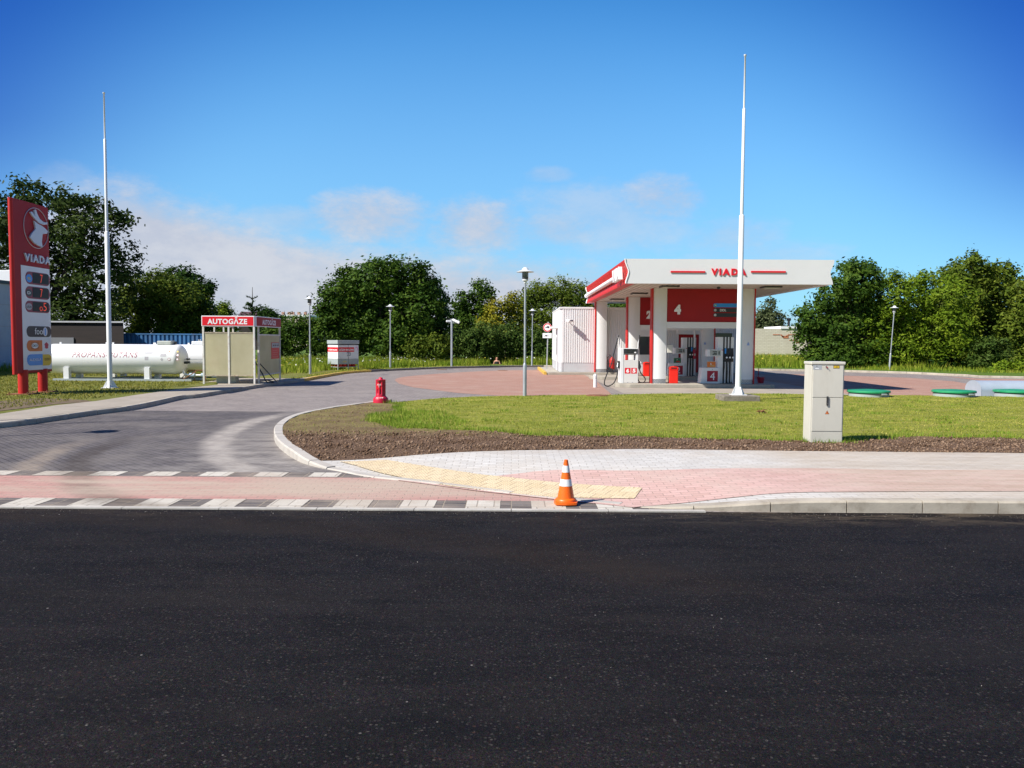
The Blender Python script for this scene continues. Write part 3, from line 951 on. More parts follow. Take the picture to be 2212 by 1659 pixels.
tag(blades('sparse_grass', P, np.full(len(P), .11), .035, .014, M_blade, 1.0), kind='stuff')
# grit on the asphalt
P = np.concatenate([np.stack([rng.uniform(-7, 7, 260), rng.uniform(3.2, 8.0, 260)], 1)[:60], np.stack([rng.uniform(-7, 9, 700), 8.08 - rng.exponential(.12, 700)], 1)])
M_grit = leaf_mat('pale_grit', [(.16, .13, .10), (.35, .31, .26), (.6, .56, .5)], rough=.9, trans=0, clump=5, spread=.8)
tag(clods('road_grit', P, np.zeros(len(P)), 0.002, .006, M_grit), kind='stuff')
# ================================================================== STATION
M_soffit = mat('soffit_sheet', (.60, .55, .48), .5, var=.04, vs=1)  # cream tint puts light bounced from below into the base colour
M_corr = mat('corrugated_white', (.76, .76, .76), .42, var=.03, vs=.5, dirt=((.6, .57, .52), .15), stretch=(1, 1, .3))
M_plinth = mat('grey_plinth', (.52, .53, .55), .6, var=.06, vs=2)

# checker plate with a raised pattern
m_, t, p = custom('checker_plate')
vo = t.node('ShaderNodeTexBrick'); t.l.new(t.pos(), vo.inputs['Vector'])
mp = t.node('ShaderNodeMapping'); mp.inputs['Rotation'].default_value = (R(90), 0, 0)
t.l.new(t.pos(), mp.inputs[0]); t.l.new(mp.outputs[0], vo.inputs['Vector'])
vo.inputs['Scale'].default_value = 1; vo.inputs['Brick Width'].default_value = .06; vo.inputs['Row Height'].default_value = .045; vo.inputs['Mortar Size'].default_value = .009
t.put(vo.inputs['Color1'], (.55, .56, .57)); t.put(vo.inputs['Color2'], (.7, .7, .7)); t.put(vo.inputs['Mortar'], (.22, .22, .24))
t.put(p.inputs['Base Color'], vo.outputs[0]); p.inputs['Metallic'].default_value = .6; p.inputs['Roughness'].default_value = .38
t.put(p.inputs['Normal'], t.bump(vo.outputs['Fac'], -.6, .01))
M_check = m_

ZS, ZT = 3.75, 4.60                 # soffit and fascia top
CX0, CX1, CY0, CY1 = 3.90, 11.12, 27.8, 42.6

def corrugate(b, x0, x1, y, z0, z1, pitch=.115, dep=.028):
    xs = [x0]; x = x0
    pr = []
    while x < x1 - 1e-6:
        for f, d in ((0, 0), (.12, dep), (.62, dep), (.74, 0)):
            xx = min(x + f * pitch, x1); pr.append((xx, y - d))
        x += pitch
    pr.append((x1, y))
    n = len(pr)
    b.add([(a, c, z0) for a, c in pr] + [(a, c, z1) for a, c in pr], [(i, i + 1, n + i + 1, n + i) for i in range(n - 1)])

def corrugate_x(b, x, y0, y1, z0, z1, pitch=.115, dep=-.028):
    pr = []; y = y0
    while y < y1 - 1e-6:
        for f, d in ((0, 0), (.12, dep), (.62, dep), (.74, 0)):
            pr.append((x + d, min(y + f * pitch, y1)))
        y += pitch
    pr.append((x, y1)); n = len(pr)
    b.add([(a, c, z0) for a, c in pr] + [(a, c, z1) for a, c in pr], [(i, i + 1, n + i + 1, n + i) for i in range(n - 1)])

can = thing('station_canopy', (7.5, 35, 0), 'long flat filling station canopy with white front fascia and red side', 'canopy')
# front fascia with its S-shaped ends
endp = [(0, ZT), (-.005, ZT - .10), (-.06, ZT - .25), (-.115, ZT - .38), (-.125, ZT - .46), (-.10, ZT - .58), (-.05, ZT - .72), (-.03, ZT - .80), (-.03, ZS)]
poly = [(CX1 + dx, z) for dx, z in endp] + [(CX0 - dx, z) for dx, z in reversed(endp)]
MB().prism(poly, lambda u, v, a: (u, a, v), CY0, CY0 + .08).build('front_fascia', M_fascia, can)
MB().prism(poly, lambda u, v, a: (u, a, v), CY1 - .08, CY1).build('rear_fascia', M_fascia, can)
# side fascias: concave profile run along the canopy
for sgn, X0, nm in ((1, CX0, 'side_fascia'), (-1, CX1, 'side_fascia')):
    pf = [(X0 - sgn * dx, z) for dx, z in endp]
    pf += [(X0 + sgn * .35, ZS), (X0 + sgn * .35, ZT)]
    MB().prism(pf, lambda u, v, a: (u, a, v), CY0 + .08, CY1 - .08).build(nm, M_red if sgn > 0 else M_fascia, can, smooth=True, angle=30)
# white corner trims and the white rail along the left side
for yy in (CY0 - .006, CY1 + .006):
    MB().tube([(CX0 - dx - .012, yy, z) for dx, z in endp], .022, 6).build('corner_trim', M_letter, can, smooth=True)
MB().tube([(CX0 + .02, CY0 + 2.6, ZT - .46), (CX0 + .02, CY1 + .12, ZT - .46)], .10, 10).build('side_rail', M_letter, can, smooth=True)
text('side_lettering', 'VIADA', M_letter, lambda u, v, a: (CX0 - .02 - a, CY0 + 1.5 - u, ZT - .44 + v), 1.9, .46, can, thick=.14, bold=.03, space=1.2)
# front lettering and the two red bars
Yf = CY0 - .002
fr = lambda px, py: W(px, py, CY0)
c_ = fr(1574, 587.5)
text('front_lettering', 'VIADA', M_sign_red, front(c_.x, c_.z, Yf), (1613 - 1537.5) / FPX * CY0, .235, can, thick=.03, bold=.045, space=1.4)
for x0, x1, yy in ((1448.5, 1523, 587), (1622, 1697, 587)):
    a, c2 = fr(x0, yy), fr(x1, yy)
    MB().box(a.x, c2.x, Yf - .03, Yf, a.z - .028, a.z + .028).build('fascia_bar', M_sign_red, can)
# soffit of ribbed sheets
b = MB(); pr = []; x = CX0 + .1
while x < CX1 - .1:
    for f, d in ((0, 0), (.62, 0), (.64, .06), (.92, .06), (.94, 0)):
        pr.append((min(x + f * .2, CX1 - .1), ZS + .02 + d))
    x += .2
n = len(pr)
b.add([(a, CY0 + .08, z) for a, z in pr] + [(a, CY1 - .08, z) for a, z in pr], [(i, i + 1, n + i + 1, n + i) for i in range(n - 1)])
b.build('soffit', M_soffit, can)
MB().box(CX0 + .3, CX1 - .3, CY0 + .1, CY1 - .1, ZT - .12, ZT - .05).build('roof_sheet', M_galv, can)
for (lx, ly) in ((5.7, 29.2), (9.4, 29.2), (5.3, 33.6), (9.4, 33.6), (5.0, 38.4), (9.4, 38.4)):
    bb = MB(); bb.box(lx - .32, lx + .32, ly - .30, ly + .30, ZS - .03, ZS + .02)
    lt = bb.build('soffit_light', M_dark, can)
    MB().box(lx - .26, lx + .26, ly - .24, ly + .24, ZS - .045, ZS - .03).build('lens', mat('frosted_lens', (.62, .60, .52), .3), lt)
MB().lathe([(.07, 0), (.07, -.03), (.05, -.07), (0.01, -.09)], (7.6, 29.6, ZS + .02), 12).build('dome_camera', M_dark, can, smooth=True)

# columns ---------------------------------------------------------
def column(x0, x1, y0, z0, side, label, group='white columns carrying the canopy'):
    t_ = thing('canopy_column', ((x0 + x1) / 2, y0 + .2, z0), label, 'column', group)
    fr_ = [(x0 + (x1 - x0) * k / 8, y0 - .05 * math.sin(math.pi * k / 8)) for k in range(9)]
    ply = fr_ + [(x1, y0 + .42), (x0, y0 + .42)]
    MB().prism(ply, lambda u, v, a: (u, v, a), z0 + .17, ZS + .02).build('casing', M_white, t_, smooth=True, angle=30)
    p2 = [(u + (0.004 if u < (x0 + x1) / 2 else -.004), v + .006) for u, v in ply]
    MB().prism(p2, lambda u, v, a: (u, v, a), z0 - .02, z0 + .17).build('kick_plate', M_check, t_)
    xs = (x0 - .045, x0) if side < 0 else (x1, x1 + .045)
    MB().box(xs[0], xs[1], y0 - .03, y0 + .45, z0, ZS + .02).build('red_fin', M_red, t_)
    return t_
ZI = .145
YI1, YI2, YB = 30.55, 36.7, 41.15
C1x = (5.33, 5.90)
column(5.37, 5.89, YI1, ZI, -1, 'white canopy column with red edge beside the pump marked 6 and 5')
column(8.72, 9.22, YI1, ZI, 1, 'white canopy column behind the flagpole, red edge towards the bucket')
column(5.30, 5.84, YI2, ZI, -1, 'second column back on the west side, seen over the pump marked 6 and 5')
column(8.72, 9.26, YI2, ZI, 1, 'second column back on the east side, seen beyond the pump marked 4')
c3 = column(4.30, 4.86, YB, ZI, -1, 'rearmost white column with a red edge against the corrugated wall')
for (xx, yy) in ((9.0, YI1), (8.83, YI2)):
    s_ = MB(); s_.prism([(-.05, 0), (.05, 0), (.035, .07), (0, .13), (-.035, .07)], front(xx, 1.62, yy - .055), 0, .004)
    s_.build('notice_sticker', mat('pale_blue_print', (.30, .42, .70), .5), [o for o in bpy.data.objects if o.name.startswith('canopy_column') and abs(o.location.x - xx) < .4 and abs(o.location.y - yy - .2) < .1][0])

# number panels between the columns
def panel(x0, x1, y, num, label, nx):
    t_ = thing('number_panel', ((x0 + x1) / 2, y, 2.5), label, 'sign panel', 'red number panels under the canopy')
    MB().box(x0, x1, y, y + .12, 2.50, ZS + .01).build('red_board', M_darkred, t_)
    MB().box(x0, x1, y - .03, y + .15, 2.26, 2.497).build('white_beam', M_white, t_)
    text('number', num, M_letter, front(nx, 2.97, y), .25, .37, t_, thick=.05, bold=.07)
    for k, (m1, m2) in enumerate(((M_blue, M_dark), (M_dark, M_dark), (M_dark, M_dark))):
        zc_ = 3.14 - k * .185
        MB().prism(pill(.95, .145), front(x1 - .58, zc_, y), 0, .012).build('fuel_pill', m1, t_)
        MB().prism(disc(.05), front(x1 - .58 - .40, zc_, y - .012), 0, .004).build('fuel_disc', (M_green, M_greyink, M_greyink)[k], t_)
        s = ('95', 'DDL', 'D')[k]
        if s == 'DDL':
            text('fuel_lettering', s, M_letter, front(x1 - .58 - .1, zc_, y - .012), .24, .085, t_, thick=.003)
        else:
            text('fuel_lettering', s, M_letter, front(x1 - .58 - .40, zc_, y - .016), .07, .06, t_, thick=.003)
    return t_
panel(5.89, 8.72, YI1 + .05, '4', 'dark red panel with a big white 4 between the front columns', 6.30)
panel(5.84, 8.72, YI2 + .05, '2', 'dark red panel with a big white 2 behind the front column', 6.27)

# pump islands -----------------------------------------------------
def island(x0, x1, y0, y1, label):
    b = MB(); r = .35
    ply = [(x0 + .5, y0), (x1 - .3, y0), (x1 - .08, y0 + .12), (x1, y0 + .4), (x1, y1 - .4), (x1 - .08, y1 - .12), (x1 - .3, y1), (x0 + .5, y1), (x0 + .1, y1 - .12), (x0, y1 - .4), (x0, y0 + .4), (x0 + .1, y0 + .12)]
    b.prism(ply, lambda u, v, a: (u, v, a), .0, ZI)
    o = b.build('pump_island', M_concrete, None, bevel=.02, loc=((x0 + x1) / 2, y0, 0))
    return tag(o, label, 'kerb island', 'raised islands under the pumps')
island(3.95, 10.0, 30.0, 31.5, 'raised concrete island under the pumps nearest the lawn')
island(3.6, 10.0, 36.25, 37.8, 'raised concrete island under the pump marked 2')

# tall multi-hose dispensers ---------------------------------------
k_ = .00179
def pump_tall(X0, Y0, num, label, poster):
    X = lambda p: X0 + (p - 635) * k_
    Z = lambda p: ZI + (1305 - p) * k_
    t_ = thing('fuel_pump', (X(900), Y0 + .25, ZI), label, 'fuel pump', 'tall multi hose fuel pumps')
    Mp = M_white
    b = MB(); b.prism([(X(635), Z(1305)), (X(1062), Z(1305)), (X(1062), Z(965)), (X(672), Z(965))], lambda u, v, a: (u, a, v), Y0, Y0 + .5)
    base = b.build('base_cabinet', Mp, t_, bevel=.015)
    MB().box(X(780), X(1010), Y0 - .004, Y0, Z(1260), Z(1030)).build('number_plate', M_maroon, base)
    text('number', num, M_letter, front(X(895), Z(1145), Y0 - .004), .19 if num == '4' else .17, .29, base, thick=.003, bold=0)
    MB().prism(disc(.012, n=10), front(X(893), Z(1002), Y0), 0, .004).build('lock', M_dark, base)
    MB().box(X(770), X(966), Y0 + .02, Y0 + .05, Z(963), Z(826)).build('poster', M_lid, t_)
    pc = poster
    MB().box(X(780), X(958), Y0 + .014, Y0 + .02, Z(954), Z(835)).build('poster_print', pc[0], t_)
    MB().prism([(-.10, -.02), (.10, -.03), (.08, .03), (-.07, .035)], front(X(885), Z(925), Y0 + .014), 0, .003).build('poster_picture', pc[1], t_)
    text('poster_lettering', pc[2], M_letter, front(X(860), Z(880), Y0 + .014), .05, .07, t_, thick=.003)
    MB().box(X(1005), X(1350), Y0 + .06, Y0 + .46, Z(1300), Z(305)).build('tower', Mp, t_, bevel=.01)
    MB().box(X(772), X(1108), Y0 - .02, Y0 + .30, Z(720), Z(570)).build('display_head', Mp, t_, bevel=.012)
    MB().box(X(830), X(1062), Y0 - .026, Y0 - .02, Z(708), Z(583)).build('display_face', M_lid, t_)
    for (a, c2, d, e) in ((885, 980, 628, 612), (905, 980, 660, 642), (885, 980, 684, 668), (1012, 1035, 684, 610)):
        MB().box(X(a), X(c2), Y0 - .031, Y0 - .026, Z(d), Z(e)).build('display_window', M_glassdark, t_)
    MB().box(X(1075), X(1108), Y0 - .024, Y0 - .02, Z(590), Z(575)).build('red_tab', M_red, t_)
    MB().box(X(1150), X(1340), Y0 + .035, Y0 + .062, Z(835), Z(545)).build('nozzle_bay', M_dark, t_)
    for k, px in enumerate((1120, 1186, 1252)):
        MB().box(X(px), X(px + 30), Y0 + .045, Y0 + .0605, Z(1295), Z(305)).build('hose_track', M_black, t_)
    for k, px in enumerate((1152, 1220, 1285)):
        MB().box(X(px), X(px + 32), Y0 + .02, Y0 + .035, Z(660), Z(552)).build('grade_tab', (M_blue, M_ink, M_ink)[k] if num == '4' else (M_ink, M_blue, M_ink)[k], t_)
        nz = MB(); cx = X(px + 28)
        nz.tube([(cx - .06, Y0 - .02, Z(800)), (cx - .03, Y0 - .06, Z(745)), (cx + .02, Y0 - .02, Z(700)), (cx + .03, Y0 + .03, Z(660))], [.02, .028, .024, .014], 8)
        n_ = nz.build('nozzle', M_dark, t_, smooth=True)
        MB().lathe([(.0, .0), (.034, .0), (.034, .012), (.0, .02)], (0, 0, 0), 12)
        MB().prism(disc(.034, n=14), front(cx, Z(742), Y0 - .085), 0, .012).build('splash_guard', M_letter, n_)
        pts = [(cx - .05, Y0 - .03, Z(800)), (cx - .06, Y0 - .05, Z(900)), (cx - .10 + .02 * k, Y0 - .08, Z(1100)), (cx - .12 + .04 * k, Y0 - .06, Z(1255)), (cx - .09 + .05 * k, Y0 - .01, Z(1292)), (X(1135 + 66 * k), Y0 + .03, Z(1240)), (X(1135 + 66 * k), Y0 + .04, Z(1000))]
        hp = smooth_path3(pts)
        MB().tube(hp, .012, 6).build('hose', M_black, t_, smooth=True)
    return t_

def smooth_path3(pts, n=6):
    P = [pts[0]] + list(pts) + [pts[-1]]; out = []
    for i in range(1, len(P) - 2):
        for k in range(n):
            t = k / n; a, b, c, d = (Vector(P[i + j]) for j in (-1, 0, 1, 2))
            out.append(.5 * (2 * b + (c - a) * t + (2 * a - 5 * b + 4 * c - d) * t * t + (3 * b - a - 3 * c + d) * t ** 3))
    out.append(Vector(pts[-1])); return out

pump_tall(7.22, 30.6, '4', 'white fuel pump marked 4 with black hoses left of the flagpole', (M_orange, mat('poster_tan', (.62, .35, .12), .5), '6'))
pump_tall(7.22, 36.9, '2', 'white fuel pump marked 2, partly behind a red waste bin', (mat('poster_green', (.03, .16, .07), .5), mat('poster_red', (.6, .04, .03), .5), '7'))

# the small two-sided pump 6 | 5 -------------------------------------
ks = .00149
X = lambda p: 4.12 + (p - 335) * ks
Z = lambda p: ZI + (1245 - p) * ks
Y0 = 30.55
pp_ = thing('diesel_pump', (X(600), Y0 + .3, ZI), 'short white pump with red squares 6 and 5 and looping hoses', 'fuel pump')
MB().box(X(415), X(810), Y0, Y0 + .55, Z(1240), Z(655)).build('lower_cabinet', mat('pump_offwhite', (.68, .66, .63), .4), pp_, bevel=.01)
MB().box(X(345), X(432), Y0 - .01, Y0 + .56, Z(1245), Z(345)).build('pillar', M_white, pp_, bevel=.012)
MB().box(X(745), X(812), Y0 + .005, Y0 + .55, Z(652), Z(350)).build('pillar', M_white, pp_, bevel=.008)
MB().box(X(433), X(744), Y0 + .01, Y0 + .55, Z(500), Z(346)).build('head', M_white, pp_, bevel=.01)
hd = MB().box(X(440), X(790), Y0 - .012, Y0 + .004, Z(490), Z(362)).build('display_surround', M_dark, pp_)
for a, c2, d, e in ((505, 590, 410, 380), (640, 725, 410, 380), (505, 590, 455, 428), (620, 700, 455, 428)):
    MB().box(X(a), X(c2), Y0 - .018, Y0 - .012, Z(d), Z(e)).build('display_window', M_glassdark, pp_)
MB().box(X(700), X(750), Y0 - .02, Y0 - .012, Z(468), Z(440)).build('receipt_slot', M_letter, pp_)
MB().box(X(430), X(745), Y0 + .02, Y0 + .5, Z(515), Z(500)).build('shelf', M_dark, pp_)
for a, s in ((465, '6'), (630, '5')):
    MB().box(X(a), X(a + 145), Y0 - .004, Y0, Z(995), Z(850)).build('number_plate', M_maroon if 0 else M_sign_red, pp_)
    text('number', s, M_letter, front(X(a + 74), Z(922), Y0 - .004), .115, .155, pp_, thick=.003, bold=.06)
for a in (520, 645):
    MB().box(X(a), X(a + 38), Y0 - .004, Y0, Z(1240), Z(1215)).build('vent', M_greyink, pp_)
kz = .003574
XX = lambda p: 4.12 + (p - 835) * kz
ZZ = lambda p: ZI + (1487 - p) * kz
for side, mast, loop in ((0, (834, 1115, 821, 972), [(822, 975), (800, 1060), (776, 1160), (745, 1290), (700, 1395), (676, 1470), (684, 1512), (730, 1517), (780, 1480), (808, 1410), (818, 1340)]),
                         (1, (1034, 1110, 1048, 968), [(1046, 972), (1040, 1080), (1036, 1200), (1040, 1290), (1060, 1370), (1095, 1412), (1114, 1445), (1098, 1478), (1060, 1480), (1034, 1440), (1030, 1350), (1040, 1290)])):
    yy = Y0 + .12
    MB().tube([(XX(mast[0]), yy, ZZ(mast[1])), (XX(mast[0]), yy, ZZ(1060)), (XX(mast[2]) + .01, yy, ZZ(mast[3] + 6))], [.02, .016, .012], 8).build('hose_mast', M_letter, pp_, smooth=True)
    MB().tube(smooth_path3([(XX(a), yy - .05, ZZ(c2)) for a, c2 in loop]), .021, 8).build('hose', M_black, pp_, smooth=True)
    sx = -1 if side == 0 else 1
    bx = X(335) - .03 if side == 0 else X(815) + .03
    MB().box(bx - .035, bx + .035, yy - .10, yy + .12, ZZ(1330), ZZ(1250)).build('nozzle_holster', M_dark, pp_, bevel=.008)
    MB().tube([(bx + sx * .02, yy - .06, ZZ(1345)), (bx + sx * .055, yy - .08, ZZ(1310)), (bx + sx * .03, yy - .03, ZZ(1270))], [.018, .026, .014], 8).build('nozzle', M_galv if side == 0 else M_dark, pp_, smooth=True)

# waste bins ---------------------------------------------------------
def bin_(x, y, label):
    b = MB(); w_ = .33; d = .30; h = .66
    b.box(-w_ / 2, w_ / 2, -d / 2, d / 2, .0, h * .80)
    t_ = thing('waste_bin', (0, 0, 0), label, 'waste bin', 'red waste bins on the islands')
    M_bin = mat('bin_red', (.82, .020, .008), .4)
    b.build('body', M_bin, t_, bevel=.02)
    pr_ = [(-w_ / 2 - .01, 0), (w_ / 2 + .01, 0), (w_ / 2 + .01, .07), (w_ / 2 - .03, .115), (0, .135), (-w_ / 2 + .03, .115), (-w_ / 2 - .01, .07)]
    MB().prism(pr_, lambda u, v, a: (u, a, h * .80 + v), -d / 2 - .01, d / 2 + .01).build('lid', M_bin, t_, bevel=.01)
    MB().box(-.11, .11, -d / 2 - .0125, -d / 2 - .009, h * .80 + .03, h * .80 + .085).build('opening', mat('bin_opening', (.10, .004, .003), .8), t_)
    t_.location = (x, y, ZI); return t_
bin_(6.20, 30.72, 'red waste bin in front of the pump marked 2')
bin_(6.20, 36.75, 'red waste bin behind the pump marked 6 and 5')

# grey intercom box on the front column
o = MB().box(5.93, 6.13, 30.50, 30.62, 1.32, 1.62).build('control_box', M_cream, None, bevel=.01, loc=(6.03, 30.6, 1.3))
tag(o, 'small cream box fixed to the right edge of the front column', 'control box')

# white bollard --------------------------------------------------------
g = G(1285.5, 837, .0)
t_ = thing('bollard', g, 'short white round bollard with two dark grooves', 'bollard')
MB().lathe([(.066, 0), (.066, .34), (.060, .345), (.060, .352), (.066, .357), (.066, .39), (.060, .395), (.060, .402), (.066, .407), (.066, .47), (.055, .50), (.02, .515), (.0, .516)], g, 20).build('post', M_pole, t_, smooth=True)
for z in (.348, .398):
    MB().lathe([(.0615, z - .006), (.0615, z + .006)], g, 20).build('band', M_dark, t_)

# store building -------------------------------------------------------
BX0, BX1, BY0, BY1, BZ = 2.47, 11.75, 41.5, 48.8, 3.50
ZP = .145
sheet_poly = [(1.85, 41.0), (12.2, 41.0), (12.2, 49.2), (1.75, 49.2)]
b = MB(); b.prism(sheet_poly, lambda u, v, a: (u, v, a), 0, .135)
tag(b.build('building_platform', M_concrete, None, bevel=.015, loc=(7, 45, 0)), kind='structure')
kerb('platform_kerb', [(1.70, 49.0), (1.78, 41.1)], lambda x, y: .150, mtl=M_yellowkerb, side=-1, w_=.14, seglen=1.0)
st = thing('station_shop', ((BX0 + BX1) / 2, BY0, ZP), 'small white corrugated station shop under the back of the canopy', 'building')
b = MB(); b.box(BX0 + .03, BX1 - .03, BY0 + .03, BY1, ZP - .02, BZ - .12)
b.build('core_wall', M_white, st)
b = MB()
segs = [(BX0 + .14, 6.55, .62, BZ - .1), (6.55, 7.75, .62, 1.02), (6.55, 7.75, 2.36, BZ - .1), (7.75, 8.55, .62, BZ - .1), (8.55, 9.75, 2.36, BZ - .1), (9.75, BX1, .62, BZ - .1)]
for a, c2, z0, z1 in segs:
    corrugate(b, a, c2, BY0, z0, z1)
b.build('front_cladding', M_corr, st)
b = MB()
corrugate_x(b, BX0 - .0, BY0 + .14, BY1, .62, BZ - .1)
b.build('side_cladding', M_corr, st)
b = MB(); b.lathe([(.14, .62), (.14, BZ - .1)], (BX0 + .13, BY0 + .12, 0), 20)
b.build('rounded_corner', M_corr, st, smooth=True)
b = MB(); b.box(BX0 + .13, 8.55, BY0 - .01, BY0 + .03, ZP, .615); b.box(9.75, BX1, BY0 - .01, BY0 + .03, ZP, .615)
b.box(BX0 - .012, BX0 + .03, BY0 + .13, BY1, ZP, .615)
b.build('plinth', M_plinth, st)
b = MB(); b.lathe([(.148, ZP), (.148, .615)], (BX0 + .13, BY0 + .12, 0), 20)
b.build('corner_plinth', M_plinth, st, smooth=True)
b = MB(); b.box(BX0 - .04, BX1 + .04, BY0 - .045, BY1 + .04, BZ - .10, BZ)
b.build('roof_edge', M_white, st, bevel=.015)
# side wall door, lamp and window
b = MB(); b.box(BX0 - .045, BX0 - .005, 43.0, 44.2, ZP, 2.3)
dr = b.build('side_door', M_white, st)
MB().box(BX0 - .05, BX0 - .045, 43.45, 43.75, 1.0, 1.95).build('door_pane', M_glassdark, dr)
b = MB(); b.box(BX0 - .06, BX0 - .005, 42.85, 43.0, ZP, 2.35); b.box(BX0 - .06, BX0 - .005, 44.2, 44.3, ZP, 2.35)
b.build('door_frame', M_greyink, st)
MB().box(BX0 - .35, BX0 - .005, 42.9, 44.8, 2.42, 2.52).build('door_hood', M_white, st)
# front window, shutter boxes, door
fw = MB().box(6.55, 7.75, BY0 - .03, BY0 + .028, 1.02, 2.36).build('window', mat('window_glass_dim', (.035, .04, .045), .1, spec=.8), st)
b = MB()
for a, c2, z0, z1 in ((6.50, 6.58, 1.0, 2.38), (7.70, 7.78, 1.0, 2.38), (6.58, 7.70, 1.0, 1.06), (6.58, 7.70, 2.0, 2.38)):
    b.box(a, c2, BY0 - .05, BY0 - .03, z0, z1)
b.build('window_frame', M_white, fw)
b = MB(); b.box(8.62, 9.68, BY0 - .03, BY0 + .02, ZP, 2.36)
dd = b.build('entrance_door', M_darkred, st)
MB().box(8.75, 9.1, BY0 - .034, BY0 - .03, 1.45, 1.9).build('door_poster', M_dark, dd)
b = MB(); b.box(8.55, 8.62, BY0 - .05, BY0 + .02, ZP, 2.36); b.box(9.68, 9.75, BY0 - .05, BY0 + .02, ZP, 2.36)
b.build('door_frame', M_white, dd)
MB().box(8.50, 9.80, BY0 - .28, BY0 - .01, 2.12, 2.36).build('shutter_box', M_white, st, bevel=.04)
MB().box(10.2, 11.4, BY0 - .04, BY0 - .002, 1.1, 2.2).build('window', M_glassdark, st)
MB().prism(disc(.45, .33, 20), front(6.65 - .2, 2.85, BY0 - .03), 0, .06).build('red_sign', M_red, st)
# wall camera with its bracket
wc = W(2205 / 1.794, 1243 / 1.794, BY0 - .25)
t_ = thing('wall_camera', (wc.x, BY0, wc.z), 'white camera on a bracket on the sunlit corrugated wall', 'security camera')
MB().tube([(wc.x - .05, BY0, wc.z + .04), (wc.x - .02, BY0 - .22, wc.z + .02)], .02, 8).build('bracket', M_letter, t_)
MB().box(wc.x - .10, wc.x + .16, BY0 - .50, BY0 - .18, wc.z - .05, wc.z + .05, rot=.5).build('housing', M_letter, t_, bevel=.02)
MB().box(wc.x + .12, wc.x + .15, BY0 - .56, BY0 - .47, wc.z - .035, wc.z + .035, rot=.5).build('lens_hood', M_dark, t_)

# fire trolley beside rear column
g = Vector((5.15, 41.15, ZP))
t_ = thing('fire_extinguisher_trolley', g, 'red wheeled fire extinguisher with black hose by the shop wall', 'fire extinguisher')
MB().lathe([(.13, .16), (.14, .2), (.14, .62), (.12, .70), (.05, .76), (.04, .8)], g, 18).build('cylinder', M_red, t_, smooth=True)
MB().lathe([(.142, .43), (.142, .46)], g, 18).build('strap', M_dark, t_)
MB().tube([g + Vector((-.02, 0, .8)), g + Vector((-.12, -.05, .9)), g + Vector((-.25, -.06, .75)), g + Vector((-.28, -.06, .3)), g + Vector((-.2, -.05, .12))], .02, 8).build('hose', M_black, t_, smooth=True)
MB().tube([g + Vector((-.1, .05, .1)), g + Vector((-.3, .05, .95)), g + Vector((-.36, .05, 1.02))], .015, 6).build('handle', M_dark, t_)
for s in (-1, 1):
    w_ = MB(); w_.prism(disc(.11, n=18), lambda u, v, a: (g.x - .08 + u, a, g.z + .11 + v), g.y + s * .17, g.y + s * .20)
    w_.build('wheel', M_dark, t_, smooth=True, angle=30)
# hanging extinguisher on a white pipe
g = Vector((8.42, 36.95, ZI))
t_ = thing('pipe_stand', g, 'white pipe standing beside the pump marked 2', 'pipe')
MB().tube([g, g + Vector((0, 0, 2.9))], .045, 10).build('pipe', M_pole, t_, smooth=True)
g2 = g + Vector((-.02, -.13, .98))
t_ = thing('fire_extinguisher', g2, 'red fire extinguisher hanging on the white pipe near pump 2', 'fire extinguisher')
MB().lathe([(.02, -.17), (.07, -.16), (.07, .20), (.05, .25), (.02, .27)], g2, 14).build('cylinder', M_maroon, t_, smooth=True)
MB().box(g2.x - .03, g2.x + .04, g2.y - .02, g2.y + .02, g2.z + .26, g2.z + .34).build('valve', M_dark, t_)
MB().box(g2.x - .03, g2.x + .03, g2.y - .075, g2.y - .068, g2.z - .02, g2.z + .08).build('label_sticker', M_lid, t_)

# red bucket and shovel, right of the island
g = G(1645, 830, .1); g = Vector((g.x, g.y, .0))
o = MB().box(g.x - .28, g.x + .42, g.y - .2, g.y + .3, 0, .10).build('sand_slab', M_oldcon, None, bevel=.015, loc=g)
tag(o, 'low concrete slab carrying a red bucket right of the canopy column', 'concrete slab')
g = g + Vector((-.03, .02, .10))
t_ = thing('fire_bucket', g, 'dark red bucket standing at the right end of the pump island', 'bucket')
MB().lathe([(.10, 0), (.145, .27), (.152, .275), (.152, .29), (.14, .29)], g, 18).build('body', M_maroon, t_, smooth=True, angle=30)
MB().tube([g + Vector((-.14, 0, .27)), g + Vector((-.12, -.05, .33)), g + Vector((0, -.08, .36)), g + Vector((.12, -.05, .33)), g + Vector((.14, 0, .27))], .006, 6).build('bucket_handle', M_galv, t_)
o = MB().tube([g + Vector((-.06, .05, .1)), g + Vector((-.07, .10, .62))], .014, 8).build('shovel_shaft', M_darkred, None, loc=g)
o.name = 'shovel'; tag(o, 'thin red shovel shaft standing up in the bucket', 'shovel')
# ================================================================== PRICE PYLON
PXX = -14.07
def zp(x, y): return (x / 3.718, 418.06 + y / 3.718)
def sid(cy, cz, Xp): return lambda u, v, a: (Xp + a, cy + u, cz + v)
def el(x0, x1, y0, y1, Xp=PXX):
    a = PX(*zp(x0, (y0 + y1) / 2), Xp); b_ = PX(*zp(x1, (y0 + y1) / 2), Xp)
    c_ = PX(*zp((x0 + x1) / 2, y0), Xp); d_ = PX(*zp((x0 + x1) / 2, y1), Xp)
    return (a.y + b_.y) / 2, (c_.z + d_.z) / 2, b_.y - a.y, c_.z - d_.z
t_ = thing('price_pylon', (PXX - .06, 23.4, .1), 'tall red price pylon with deer emblem, price displays and card signs', 'price sign')
PY0, PY1 = 22.66, 24.42
zt, zb_ = 5.68, .72
MB().box(PXX - .13, PXX, PY0 + .04, PY1, zb_, zt).build('red_board', M_darkred, t_, bevel=.02)
